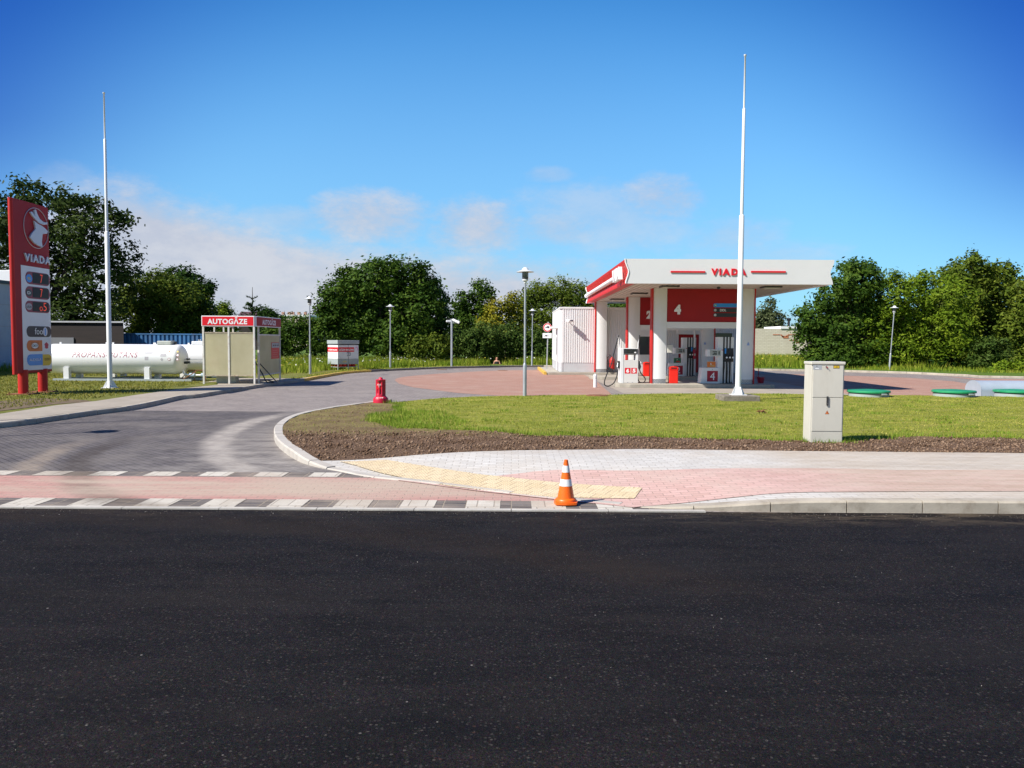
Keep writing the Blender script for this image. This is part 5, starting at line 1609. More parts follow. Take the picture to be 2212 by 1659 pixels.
for xx in (.60, .72):
    hp = [cg + ux * (xx - .03) - uy * .01 + Vector((0, 0, .95)), cg + ux * (xx + .02) - uy * .04 + Vector((0, 0, .95)), cg + ux * (xx + .02) - uy * .04 + Vector((0, 0, .77)), cg + ux * (xx - .03) - uy * .01 + Vector((0, 0, .77))]
    MB().tube(hp, .012, 6).build('door_handle', M_dark, t_)
text('lettering', 'GĀZE', M_yellow, rf(.42, .46, .004), .24, .10, t_, thick=.003)
MB().prism(rect(.22, .14), rf(.10, 1.46, .03), 0, .004).build('cap_sticker', M_lid, t_)
k_ = 0
for a in (.22, .52, .80, 1.08):
    for c2 in (.20, .50, .80):
        q = cg + ux * a + uy * c2
        if c2 > .3 and a > .3: continue
        o = MB().lathe([(.11, .165), (.135, .20), (.135, .50), (.10, .58), (.03, .60)], (q.x, q.y, q.z), 14).build('gas_bottle', M_red, None, smooth=True, loc=(q.x, q.y, q.z + .165))
        tag(o, 'red gas bottle whose foot shows under the cage', 'gas bottle', 'red gas bottles in the cage')

# ================================================================== ELECTRIC CABINET
g = G(1820, 957, .11)
ex1 = g.x; ex0 = ex1 - .535; ey0 = g.y; ey1 = ey0 + .32; ez = .07; eh = W(1790, 783, ey0).z
t_ = thing('electric_cabinet', ((ex0 + ex1) / 2, ey0 + .16, ez), 'cream metal utility cabinet standing at the soil edge of the lawn', 'utility cabinet')
MB().box(ex0, ex1, ey0 + .01, ey1, ez, eh - .03).build('body', M_cream, t_, bevel=.006)
MB().box(ex0 - .012, ex1 + .012, ey0 - .014, ey1 + .012, eh - .035, eh + .012).build('top_cap', M_cream, t_, bevel=.01)
zm = W(1790, 859, ey0).z; zl = W(1790, 932, ey0).z
d1 = MB().box(ex0 + .022, ex1 - .02, ey0 - .004, ey0 + .009, zm + .006, eh - .05).build('upper_door', M_cream, t_, bevel=.003)
d2 = MB().box(ex0 + .022, ex1 - .02, ey0 - .004, ey0 + .009, zl + .004, zm - .004).build('lower_door', M_cream, t_, bevel=.003)
MB().box(ex0 + .018, ex1 - .014, ey0 + .002, ey0 + .0095, ez + .02, zl - .002).build('base_panel', M_cream, t_)
hx, hz = W(1787, 867, ey0).x, W(1787, 866, ey0).z
MB().box(hx - .018, hx + .012, ey0 - .026, ey0 - .005, hz - .075, hz + .075).build('door_handle', M_dark, d2, bevel=.006)
MB().prism(disc(.006, n=10), front(hx - .003, hz - .045, ey0 - .026), 0, .004).build('keyhole', M_steelplate, d2)
tx, tz = W(1786.5, 890, ey0).x, W(1786.5, 891, ey0).z
MB().prism([(-.034, -.026), (.034, -.026), (0, .034)], front(tx, tz, ey0 - .004), 0, .002).build('warning_triangle', M_ink, d2)
MB().prism([(-.029, -.023), (.029, -.023), (0, .028)], front(tx, tz, ey0 - .006), 0, .0015).build('warning_face', M_orange, d2)
MB().prism([(-.003, .012), (.004, .010), (.001, .001), (.005, .0), (-.001, -.017), (-.001, -.004), (-.005, -.003)], front(tx, tz, ey0 - .0075), 0, .001).build('bolt_mark', M_ink, d2)
nx, nz = W(1807.5, 792.5, ey0).x, W(1807.5, 792.7, ey0).z
MB().prism(rect(.102, .050), front(nx - .006, nz, ey0 - .004), 0, .002).build('number_frame', M_ink, d1)
MB().prism(rect(.090, .038), front(nx - .006, nz, ey0 - .006), 0, .0015).build('number_plate', M_yellow, d1)
text('number', '1484', M_ink, front(nx - .006, nz, ey0 - .0075), .066, .022, d1, thick=.001, bold=0)
MB().prism(rect(.14, .075), front(ex0 + .09, nz - .008, ey0 - .004), 0, .0015).build('owner_sticker', mat('grey_sticker', (.40, .42, .44), .4), d1)
MB().prism(rect(.06, .014), front(ex0 + .085, nz - .028, ey0 - .0055), 0, .001).build('sticker_line', M_letter, d1)
MB().prism(disc(.007, n=10), front(ex0 + .08, nz + .01, ey0 - .0055), 0, .001).build('sticker_dot', M_ink, d1)
lk = MB().tube([(W(1784, 792, ey0).x, ey0 - .004, nz + .004), (W(1784, 792, ey0).x, ey0 - .022, nz + .004)], .013, 12).build('lock', M_steelplate, d1)
MB().tube([(W(1784, 792, ey0).x, ey0 - .02, nz + .006), (W(1786, 792, ey0).x + .012, ey0 - .026, nz - .018)], .006, 8).build('lock_lever', M_maroon, d1)
q = rng.uniform(0, 1, (420, 2)); P = np.stack([ex0 - .1 + q[:, 0] * (ex1 - ex0 + .3), ey0 + .33 - q[:, 1] * .45], 1)
P = P[~((P[:, 0] > ex0) & (P[:, 0] < ex1) & (P[:, 1] > ey0) & (P[:, 1] < ey1))]
tag(blades('cabinet_grass', P, np.full(len(P), .11), .07, .012, M_blade2, .9), kind='stuff')

# ================================================================== MANHOLES WITH GREEN LIDS AND TANK COVER
for i, (px, lab) in enumerate(((1876, 'green round manhole lid next to the cream cabinet'), (2060, 'green round manhole lid in the middle of the three'), (2193, 'green round manhole lid in front of the grey tank cover'))):
    g = G(px, 856.5, .11) if i < 2 else G(px, 856, .11)
    t_ = thing('manhole', (g.x, g.y, .05), lab, 'manhole lid', 'round manholes with green lids')
    MB().lathe([(.575, -.05), (.575, .16), (.55, .17), (.2, .17)], (g.x, g.y, .05), 40).build('collar', M_oldcon if 0 else M_grey, t_, smooth=True, angle=40)
    MB().lathe([(.60, .185), (.618, .195), (.618, .235), (.60, .255), (.40, .268), (.15, .285), (0, .29)], (g.x, g.y, .05), 48).build('lid', M_green, t_, smooth=True, angle=35)
    MB().box(g.x + .12, g.x + .26, g.y - .66, g.y - .58, .20, .235).build('latch', M_galv, t_)
    MB().tube([(g.x + .10, g.y - .63, .19), (g.x + .28, g.y - .63, .19)], .012, 6).build('latch_bar', M_steelplate, t_)
g = G(2111, 857, .05)
t_ = thing('tank_cover', (16.5, g.y + .4, .05), 'rounded light grey metal cover lying at the east end of the lawn', 'tank cover')
yc = g.y + .45; xl = W(2113, 850, yc - .3).x
pr_ = [(-.45, 0), (.45, 0), (.45, .22)] + [(.45 * math.cos(a), .22 + .30 * math.sin(a)) for a in np.linspace(.15, math.pi - .15, 12)] + [(-.45, .22)]
M_cover = mat('cover_grey', (.42, .48, .55), .4, var=.05, vs=1.5, metal=.2)
MB().prism(pr_, lambda u, v, a: (a, yc + u, .03 + v), xl + .01, xl + 4.5).build('shell', M_cover, t_, smooth=True, angle=30)
MB().prism([(u * 1.015, v * 1.015) for u, v in pr_], lambda u, v, a: (a, yc + u, .03 + v), xl, xl + .02).build('end_plate', M_cover, t_)

# ================================================================== CONE
g = G(1222, 1085, .03); g.z = hgt(g.x, g.y) + .016
t_ = thing('traffic_cone', g, 'orange traffic cone with two white bands on the kerb ramp', 'traffic cone')
M_cone = mat('cone_orange', (.90, .135, .004), .4, var=.05, vs=6, dirt=((.55, .12, .03), .2))
M_band = mat('cone_white_band', (.82, .82, .80), .35)
def cr(z): return .100 * (1 - z / .47) + .019 * (z / .47)
b = MB()
# square base with rounded corners
rb = []
for k in range(32):
    a = 2 * math.pi * k / 32
    c1, s1 = math.cos(a), math.sin(a)
    r_ = .126 / max(abs(c1), abs(s1)) ** .55
    rb.append((r_ * c1, r_ * s1))
b.prism(rb, lambda u, v, a: (g.x + u, g.y + v, g.z + a), 0, .026)
b.build('base', M_cone, t_, bevel=.006)
MB().lathe([(.114, .026), (.112, .045), (.101, .056), (cr(.06), .062), (cr(.115), .115)], g, 32).build('skirt', M_cone, t_, smooth=True, angle=50)
for z0, z1, mm, nm in ((.115, .19, M_cone, 'sleeve'), (.19, .262, M_band, 'white_band'), (.262, .335, M_cone, 'sleeve'), (.335, .405, M_band, 'white_band'), (.405, .465, M_cone, 'tip')):
    e = .0015 if mm is M_band else 0
    pf = [(cr(z0) + e, z0), (cr(z1) + e, z1)]
    if nm == 'tip': pf += [(.015, .468), (.0, .468)]
    if nm == 'sleeve' and z0 < .15: pf = [(cr(z0), z0), (cr(z1), z1)]
    MB().lathe(pf, g, 32).build(nm, mm, t_, smooth=True, angle=40)

# debris on the lawn and rusty plate at its back edge
g = G(1648, 893, .12)
t_ = thing('dry_branch', g, 'small clump of dry brown twigs lying on the lawn', 'twigs')
for k in range(9):
    a = random.uniform(0, 6.28); L_ = random.uniform(.06, .17)
    o_ = Vector((random.uniform(-.09, .09), random.uniform(-.04, .04), random.uniform(.01, .05)))
    MB().tube([g + o_, g + o_ + Vector((L_ * .5 * math.cos(a), .3 * L_ * math.sin(a), .03)), g + o_ + Vector((L_ * math.cos(a), .5 * L_ * math.sin(a), random.uniform(.0, .05)))], [.009, .012, .006], 5).build('twig', M_rust, t_)
for px in (1290, 1284):
    pass
g = G(1290, 855.5, .11)
o = MB().lathe([(.34, 0), (.34, .03), (.28, .045), (0, .05)], (g.x, g.y, .10), 24, squash=.8).build('rusty_cover', M_rust, None, loc=(g.x, g.y, .1))
tag(o, 'rusty round cover at the back edge of the lawn', 'manhole lid')
for i, (px, py) in enumerate(((896, 0),)):
    pass
dk = [(982, 796.8, .30), (1017, 800.5, .3), (1055, 802, .28), (1148, 806.5, .3), (1158, 814, .3), (935, 866.5, .30)]
for i, (px, py, r_) in enumerate([(954, 798.4, .33), (1086, 800.6, .3), (1262, 800, .1), (1136, 812.5, .3), (1163, 808, .34), (926, 853, .30)][:2] + [(948.5, 799.3, .1)][:0]):
    g = G(px, py, .0)
    o = MB().lathe([(r_, .0), (r_, .012), (0, .014)], (g.x, g.y, .006), 20).build('drain_cover', M_rust, None, loc=(g.x, g.y, .006))
    tag(o, ('dark round drain cover in the paving before the camera mast', 'dark round drain cover in the paving in front of the person')[i], 'drain cover')

# ================================================================== FAR BUILDINGS
M_wallw = mat('rendered_wall', (.50, .52, .58), .8, var=.05, vs=.8, dirt=((.33, .33, .38), .3))
t_ = thing('white_building', (-30, 36, 0), 'pale rendered building at the far left behind the price pylon', 'building')
MB().box(-40, -25.7, 28, 44.2, -.1, 4.45).build('wall', M_wallw, t_)
MB().box(-40.2, -25.62, 27.9, 44.3, 4.45, 4.62).build('roof_edge', M_dark, t_)
MB().box(-37, -26.0, 42.4, 44.0, 4.62, 5.3).build('parapet', M_letter, t_, bevel=.02)
MB().box(-25.7, -25.66, 36.6, 39.95, .1, 3.2).build('blue_door', mat('blue_door_paint', (.03, .12, .35), .5), t_)
b = MB()
for z in (1.3, 2.3, 3.4):
    b.box(-25.7, -25.69, 28, 44.2, z, z + .03)
b.build('wall_seam', M_greyink, t_)
q = PX(48, 661, -25.5)
t2 = thing('wall_camera', q, 'white camera on the pale building beside the pylon', 'security camera')
MB().tube([(-25.7, q.y, q.z + .05), (-25.3, q.y - .1, q.z)], .025, 6).build('bracket', M_letter, t2)
MB().box(-25.45, -25.25, q.y - .55, q.y + .1, q.z - .07, q.z + .07, rot=-.6).build('housing', M_letter, t2, bevel=.02)

Dk = 48.0
t_ = thing('dark_shed', (-27, Dk, 0), 'low dark brown timber shed behind the gas tanks', 'shed')
M_brown = mat('dark_timber', (.030, .022, .020), .8, var=.25, vs=4, stretch=(.2, 1, 3))
xr = W(267, 730, Dk).x; zz = W(200, 697, Dk).z
q_ = (Dk + 5) / Dk * 1.01
MB().prism([(-33.5, Dk), (xr, Dk), (xr * q_, Dk + 5), (-33.5 * q_, Dk + 5)], lambda u, v, a: (u, v, a), .0, zz).build('wall', M_brown, t_)
MB().prism([(-33.6, Dk - .1), (xr + .06, Dk - .1), (xr * q_, Dk + 5.1), (-33.6 * q_, Dk + 5.1)], lambda u, v, a: (u, v, a), zz, zz + .09).build('roof', M_plinth, t_)
MB().box(-30, W(160, 730, Dk).x, Dk - .06, Dk - .01, .1, W(130, 729, Dk).z).build('garage_door', mat('garage_grey', (.22, .23, .25), .6), t_)
# blue container
Dc = 50.5
t_ = thing('shipping_container', (-21, Dc, 0), 'faded blue corrugated container behind the gas tanks', 'container')
x0 = W(266, 730, Dc).x; x1 = -18.3; zc = W(350, 721, Dc).z
M_cont = mat('container_blue', (.045, .17, .38), .6, var=.2, vs=1.2, dirt=((.22, .10, .05), .25), stretch=(1, 1, .4))
b = MB(); corrugate(b, x0, x1, Dc, .1, zc - .06, .27, .07)
b.build('side_wall', M_cont, t_)
MB().box(x0, x1, Dc + .002, Dc + 2.4, .0, zc - .03).build('body', M_cont, t_)
MB().box(x0 - .02, x1 + .02, Dc - .09, Dc + 2.42, zc - .06, zc + .02).build('top_rail', M_cont, t_)
text('lettering', '10 10  4 310', M_letter, front(x1 - .95, zc - .42, Dc - .075), 1.1, .16, t_, thick=.004)

# cream wall on the right, behind the forecourt
Dw = 92.0
t_ = thing('painted_wall', (38, Dw, 0), 'long cream brick wall with a stepped orange brick pattern', 'wall')
m_, t, p = custom('cream_brick')
br = t.node('ShaderNodeTexBrick'); mp = t.node('ShaderNodeMapping'); mp.inputs['Rotation'].default_value = (R(90), 0, 0)
t.l.new(t.pos(), mp.inputs[0]); t.l.new(mp.outputs[0], br.inputs['Vector']); br.inputs['Scale'].default_value = 1
br.inputs['Brick Width'].default_value = .5; br.inputs['Row Height'].default_value = .18; br.inputs['Mortar Size'].default_value = .02
t.put(br.inputs['Color1'], (.60, .54, .42)); t.put(br.inputs['Color2'], (.66, .60, .48)); t.put(br.inputs['Mortar'], (.5, .44, .34))
t.put(p.inputs['Base Color'], t.mix(t.m('MULTIPLY', t.ramp(t.noise(.6, 4), .45, .7), .4), br.outputs[0], (.48, .42, .32))); p.inputs['Roughness'].default_value = .9
zt = W(1680, 710, Dw).z
MB().box(24, 46, Dw, Dw + 6, -.1, zt).build('brickwork', m_, t_)
MB().box(W(1686, 700, Dw).x, 46, Dw - .1, Dw + 6, zt, zt + .28).build('white_coping', M_letter, t_)
M_terra = mat('terracotta_band', (.48, .17, .08), .8, var=.2, vs=3)
b = MB()
def wseg(pts):
    return [tuple(W(*q, Dw).xz) for q in pts]
sc_ = lambda x, y: ((2550 + x / 2.553) / 1.794, (950 + y / 2.553) / 1.794)
for quad in ([(1137, 882), (1205, 882), (1205, 890), (1137, 890)], [(1205, 884), (1222, 884), (1250, 910), (1232, 914)], [(1222, 898), (1290, 898), (1290, 922), (1240, 922)], [(1262, 898), (1290, 882), (1300, 888), (1272, 908)], [(1290, 882), (1392, 882), (1392, 890), (1290, 890)], [(1298, 936), (1380, 936), (1380, 944), (1298, 944)], [(1366, 944), (1400, 950), (1400, 970), (1366, 968)]):
    pq = wseg([sc_(*a) for a in quad])
    b.prism(pq, lambda u, v, a: (u, Dw - a, v), 0, .03)
b.build('brick_pattern', M_terra, t_)
sheet('far_path', xy([G(*q, .11) for q in [(1560, 774), (1800, 776), (1800, 779), (1560, 777)]]), .112, M_path, skirt=0)
g = W(1703.5, 709, 110)
t_ = thing('chimney_pipe', (g.x, 110, 0), 'thin dark pipe rising behind the cream wall', 'pipe')
MB().tube([(g.x, 110, 0), (g.x, 110, W(1703.5, 690, 110).z)], .17, 8).build('shaft', M_dark, t_)
MB().tube([(g.x - .25, 110, W(1703.5, 690, 110).z), (g.x + .25, 110, W(1703.5, 690, 110).z)], .2, 8).build('cap', M_dark, t_)
# distant roofs
g0 = W(515, 690, 120); g1 = W(545, 690, 120)
t_ = thing('distant_house', (g0.x, 120, 0), 'dark purple roof of a distant house behind the spruce', 'house')
MB().box(g0.x, g1.x + 2, 120, 126, -.2, W(520, 681, 120).z - .6).build('wall', M_brown, t_)
MB().prism([(-.4, 0), (6.4, 0), (5.5, 1.0), (2.0, 1.2)], lambda u, v, a: (a, 120 + u, W(520, 681, 120).z - .6 + v), g0.x - .3, g1.x + 2.3).build('roof', mat('purple_roof', (.08, .035, .045), .7), t_)
g0 = W(596, 690, 150); g1 = W(668, 690, 150)
t_ = thing('distant_block', (g0.x, 150, 0), 'far cream flat block with small orange chimneys beside the lamp', 'building')
zt = W(640, 683.5, 150).z
MB().box(g0.x, g1.x, 150, 160, -.2, zt).build('wall', mat('far_cream', (.72, .62, .50), .8), t_)
MB().box(g0.x - .2, g1.x + .2, 149.8, 160.2, zt, zt + .3).build('roof_edge', M_letter, t_)
for px in (611, 624, 632, 645, 659):
    a = W(px, 683, 152); MB().box(a.x - .25, a.x + .25, 152, 152.6, zt + .3, zt + .9).build('chimney', mat('chimney_orange', (.35, .2, .14), .8), t_)

# ================================================================== PERSON
def skin_body(name, joints, bones, mtl, parent, root=0, sub=2):
    me = bpy.data.meshes.new(name)
    me.from_pydata([tuple(Vector(j[0])) for j in joints], bones, [])
    o = bpy.data.objects.new(name, me); COL.objects.link(o)
    sk = o.modifiers.new('skin', 'SKIN')
    for i, j in enumerate(joints):
        r_ = j[1]; me.skin_vertices[0].data[i].radius = r_ if isinstance(r_, tuple) else (r_, r_)
        me.skin_vertices[0].data[i].use_root = (i == root)
    sk.use_smooth_shade = True
    s_ = o.modifiers.new('sub', 'SUBSURF'); s_.levels = sub; s_.render_levels = sub
    me.materials.append(mtl)
    if parent:
        o.parent = parent
    return o
g = Vector((HOL.x, HOL.y, vz(HOL.x, HOL.y)))
M_skin = mat('skin', (.62, .33, .22), .55)
M_hair = mat('auburn_hair', (.13, .018, .012), .5)
M_top = mat('black_tank_top', (.010, .010, .013), .8)
M_jean = mat('dark_jeans', (.02, .03, .06), .8)
t_ = thing('person', g, 'person with long auburn hair in a black sleeveless top sitting behind the kerb', 'person')
J = [((0, 0, .12), (.15, .11)), ((0, 0, .30), (.12, .085)), ((0, .0, .46), (.14, .09)), ((0, .0, .56), (.07, .06)), ((0, -.01, .62), .048), ((0, -.015, .70), (.075, .085)), ((0, -.01, .79), (.07, .085)),
     ((-.16, 0, .53), .05), ((-.22, -.02, .30), .040), ((-.14, -.20, .16), .030), ((-.08, -.27, .15), .025),
     ((.16, 0, .53), .05), ((.22, -.02, .30), .040), ((.14, -.20, .16), .030), ((.08, -.27, .15), .025),
     ((-.11, -.05, .09), .09), ((-.28, -.36, .16), .065), ((-.05, -.48, .05), .045), ((.02, -.52, .04), .035),
     ((.11, -.05, .09), .09), ((.28, -.36, .16), .065), ((.06, -.42, .05), .045), ((-.02, -.46, .04), .035)]
B_ = [(0, 1), (1, 2), (2, 3), (3, 4), (4, 5), (5, 6), (2, 7), (7, 8), (8, 9), (9, 10), (2, 11), (11, 12), (12, 13), (13, 14), (0, 15), (15, 16), (16, 17), (17, 18), (0, 19), (19, 20), (20, 21), (21, 22)]
skin_body('body', J, B_, M_skin, t_)
skin_body('tank_top', [((0, 0, .10), (.165, .125)), ((0, 0, .28), (.135, .10)), ((0, 0, .44), (.155, .115)), ((0, 0, .52), (.145, .10)), ((-.085, .0, .575), .03), ((.085, 0, .575), .03)], [(0, 1), (1, 2), (2, 3), (3, 4), (3, 5)], M_top, t_)
skin_body('jeans', [((0, 0, .10), (.17, .13)), ((-.12, -.06, .09), .10), ((-.285, -.36, .16), .078), ((-.06, -.46, .06), .055), ((.12, -.06, .09), .10), ((.285, -.36, .16), .078), ((.08, -.40, .06), .055)], [(0, 1), (1, 2), (2, 3), (0, 4), (4, 5), (5, 6)], M_jean, t_)
skin_body('hair', [((0, .03, .80), (.085, .085)), ((0, .055, .72), (.10, .07)), ((0, .07, .60), (.12, .06)), ((-.09, .02, .55), .045), ((-.11, -.04, .44), .04), ((.09, .02, .55), .045), ((.10, -.03, .46), .035)], [(0, 1), (1, 2), (2, 3), (3, 4), (2, 5), (5, 6)], M_hair, t_)
for s in (-1, 1):
    MB().lathe([(.0, -.008), (.010, 0), (.0, .008)], (g.x + s * .03, g.y - .098, g.z + .735), 8).build('eye', M_ink, t_)
MB().prism([(-.022, -.004), (.022, -.004), (.0, .006)], front(g.x, g.z + .675, g.y - .095), 0, .006).build('mouth', M_maroon, t_)
MB().prism([(-.010, -.02), (.010, -.02), (.0, .02)], front(g.x, g.z + .712, g.y - .09), 0, .02).build('nose', M_skin, t_)
for s in (-1, 1):
    hb = g + Vector((s * .08, -.27, .15))
    for k in range(4):
        q = hb + Vector((s * (-.012 - .0 * k), -.02, .015 - .012 * k))
        MB().tube([q, q + Vector((-s * .03, -.015, -.01)), q + Vector((-s * .05, .0, -.02 + .002 * k))], [.009, .008, .006], 6).build('finger', M_skin, t_, smooth=True)
    MB().tube([hb, hb + Vector((-s * .02, -.01, .03))], [.010, .007], 6).build('thumb', M_skin, t_, smooth=True)
# ================================================================== VEGETATION
DK = 2.1
def crown_mesh(name, lobes, dens, leaf, mtl, parent, cl=.38, gap=.0, asp=.5, flat=.35, tall=1.0):
    """lobes: (cx, cy, cz, rx, ry, rz). Leaf-sized faces gathered in clumps through the outer part of each lobe."""
    C = []; Nn = []
    dens = dens * DK
    for (cx, cy, cz, rx, ry, rz) in lobes:
        area = 4 * math.pi * ((rx * ry) ** 1.6 / 3 + (rx * rz) ** 1.6 / 3 + (ry * rz) ** 1.6 / 3) ** (1 / 1.6)
        n = max(12, int(area * dens / (cl ** 2) * .5))
        d = rng.normal(0, 1, (n, 3)); d /= np.linalg.norm(d, axis=1)[:, None]
        lump = 1 + .13 * np.sin(d[:, 0] * 5 + cx) * np.sin(d[:, 2] * 6 + cz) + .08 * np.sin(d[:, 1] * 9 + d[:, 2] * 8)
        r = (rng.uniform(.25, 1, n) ** .33) * lump * rng.uniform(.88, 1.07, n)
        P = d * r[:, None] * np.array([rx, ry, rz]) + np.array([cx, cy, cz])
        k_ = P[:, 2] > .15
        C.append(P[k_]); Nn.append(d[k_])
    C = np.concatenate(C); Nn = np.concatenate(Nn)
    m = 30
    Nn = np.repeat(Nn, m, 0)
    Rr = rng.uniform(.45, 1.15, len(C)) * cl
    L = np.repeat(C, m, 0) + rng.normal(0, .55, (len(C) * m, 3)) * np.repeat(Rr, m)[:, None] * np.array([1, 1, .75 * tall])
    n = len(L)
    # leaf frame: each leaf faces roughly outwards and up; long axis a, side axis b
    q = Nn * 1.0 + rng.normal(0, .62, (n, 3)) + np.array([0, 0, .35]); q /= np.linalg.norm(q, axis=1)[:, None]
    a = rng.normal(0, 1, (n, 3)); a[:, 2] = a[:, 2] * flat + (tall - 1) * 1.6
    a -= q * (a * q).sum(1)[:, None]; a /= np.linalg.norm(a, axis=1)[:, None]
    b = np.cross(a, q); b /= np.linalg.norm(b, axis=1)[:, None]
    s = (leaf * rng.uniform(.6, 1.3, n))[:, None]
    a = a * s; b = b * s * asp
    V = np.stack([L - a * .5, L + b * .5, L + a * .55, L - b * .5], 1).reshape(-1, 3)
    V[:, 2] = np.maximum(V[:, 2], .02)
    return raw_mesh(name, V, np.arange(4 * n).reshape(-1, 4), mtl, parent=parent)

M_bark = mat('bark', (.075, .055, .04), .9, var=.3, vs=6, bump=.6, bs=18, stretch=(1, 1, .3))

def tree(px0, px1, pyt, pyb, D, label, cat, mtl, kind='tree', lobes=None, leaf=.26, dens=.8, cl=.5, trunk=True, group='trees behind the forecourt', depth=None, gap=0, asp=.5, nlob=7, tall=1.0, core=True, fl=.35):
    """Crown between picture columns px0..px1 and rows pyt..pyb, standing at depth D."""
    a = W(px0, pyb, D); c = W(px1, pyb, D); top = W((px0 + px1) / 2, pyt, D).z
    bot = max(.2, a.z); wdt = (c.x - a.x); cx = (a.x + c.x) / 2; H = top - bot
    t_ = thing(kind, (cx, D, .1), label, cat, group)
    if lobes is None:
        lb = [(cx, D, bot + H * .48, wdt * .36, wdt * .34, H * .46)]
        for k in range(nlob):
            ang = 2 * math.pi * k / nlob + random.uniform(-.3, .3); hh = random.uniform(.22, .74)
            rr = wdt * .25 * (1.15 - abs(hh - .42) * .9)
            s = random.uniform(.8, 1.1)
            lb.append((cx + math.cos(ang) * (wdt / 2 - rr * .95), D + math.sin(ang) * wdt * .26, bot + H * hh, rr * s, rr * s, min(rr * s * 1.05, H * .34)))
        lb.append((cx + wdt * random.uniform(-.08, .08), D, top - H * .2, wdt * .24, wdt * .24, H * .2))
    else:
        lb = []
        for (lx, ly, lr, *rest) in lobes:       # picture x, y, radius (px) (+ vertical radius)
            q = W(lx, ly, D); r_ = lr / FPX * D; rv = (rest[0] if rest else lr) / FPX * D
            lb.append((q.x, D + random.uniform(-.5, .5) * r_, q.z, r_, r_ * .95, rv))
    crown_mesh('crown', lb, dens, leaf, mtl, t_, cl=cl, gap=gap, asp=asp, tall=tall, flat=fl)
    if trunk:
        b = MB(); r0 = max(.08, min(.24, H * .020))
        base = Vector((cx, D, -.2)); fork = Vector((cx + .1, D, bot + H * .18))
        b.tube([base, (base + fork) / 2 + Vector((.06, 0, 0)), fork], [r0 * 1.25, r0, r0 * .85], 8)
        b.build('trunk', M_bark, t_)
        for l in lb[:9]:
            e = Vector(l[:3]) + Vector((0, 0, l[5] * .6)); mid = fork.lerp(e, .5) + Vector((random.uniform(-.3, .3), random.uniform(-.2, .2), -.1 * H * .3))
            b = MB(); b.tube([fork - Vector((0, 0, .3)), mid, e], [r0 * .6, r0 * .38, r0 * .12], 6)
            for j in range(4):
                s_ = mid.lerp(e, j / 4); d_ = Vector((random.uniform(-1, 1), random.uniform(-1, 1), random.uniform(.1, .9))) * l[3] * .75
                b.tube([s_, s_ + d_ * .5 + Vector((0, 0, .1)), s_ + d_], [r0 * .25, r0 * .14, r0 * .05], 5)
            b.build('limb', M_bark, t_)
    return t_

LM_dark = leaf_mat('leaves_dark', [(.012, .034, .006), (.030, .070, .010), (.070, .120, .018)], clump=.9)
LM_ash = leaf_mat('leaves_ash', [(.014, .030, .006), (.036, .062, .011), (.085, .110, .020)], clump=.9)
LM_mid = leaf_mat('leaves_mid', [(.018, .044, .007), (.052, .104, .012), (.120, .178, .022)], clump=.9)
LM_olive = leaf_mat('leaves_olive', [(.036, .062, .008), (.095, .138, .014), (.190, .222, .028)], clump=.9)
LM_light = leaf_mat('leaves_light', [(.046, .092, .006), (.125, .195, .012), (.245, .300, .024)], clump=.9)
LM_yel = leaf_mat('leaves_yellow', [(.065, .085, .008), (.190, .190, .014), (.36, .30, .025)], clump=.9)
LM_willow = leaf_mat('leaves_willow', [(.030, .062, .010), (.066, .112, .020), (.130, .175, .036)], clump=1.2)
LM_pale = leaf_mat('leaves_pale', [(.040, .060, .022), (.085, .105, .045), (.15, .165, .08)], clump=1.0)

# --- left group
tree(-110, 300, 372, 740, 54, 'tallest loose dark tree on the left with sky showing through', 'tree', LM_ash, leaf=.30, dens=.50, cl=.62, gap=0, fl=.3, lobes=[
    (40, 415, 38, 34), (5, 450, 30), (100, 435, 45, 34), (165, 440, 52, 36), (225, 455, 34, 28), (60, 500, 62, 50), (140, 520, 72, 60), (210, 520, 60, 48), (258, 478, 26, 20), (262, 545, 30, 24), (-20, 520, 70, 60),
    (40, 600, 80, 60), (130, 610, 80, 60), (215, 600, 62, 52), (272, 590, 26, 18), (60, 690, 90, 50), (160, 690, 80, 50), (232, 660, 42, 40), (-60, 640, 80, 70)])
tree(-200, -40, 450, 760, 60, 'dark tree at the far left edge beside the tallest tree', 'tree', LM_dark, leaf=.32, dens=.5, cl=.6)
tree(238, 465, 584, 762, 60, 'rounded olive green tree between flagpole and booth', 'tree', LM_olive, leaf=.24, dens=.75, cl=.5, trunk=True, lobes=[
    (345, 640, 62, 52), (300, 650, 48, 44), (395, 655, 50, 46), (335, 615, 40, 30), (285, 690, 46, 44), (350, 700, 70, 50), (420, 690, 44, 44), (270, 645, 26, 22), (440, 665, 18, 24)])
tree(330, 470, 572, 762, 66, 'dark tree with spiky top rising behind the olive tree', 'tree', LM_dark, leaf=.26, dens=.7, cl=.5, lobes=[
    (366, 598, 26, 22), (404, 596, 20, 22), (420, 610, 22, 20), (438, 625, 20, 18), (400, 640, 46, 40), (440, 670, 30, 50), (452, 620, 6, 14), (385, 680, 60, 50)])
tree(462, 512, 651, 735, 78, 'small light green tree showing above the booth roof', 'tree', LM_light, leaf=.22, dens=.8, cl=.4, nlob=5)
tree(548, 604, 664, 740, 82, 'dark bushy tree right of the spruce behind the booth', 'tree', LM_dark, leaf=.26, dens=.8, cl=.5, lobes=[(570, 680, 20, 16), (590, 686, 18, 14), (580, 705, 30, 26), (560, 700, 18, 24), (610, 702, 14, 20)])
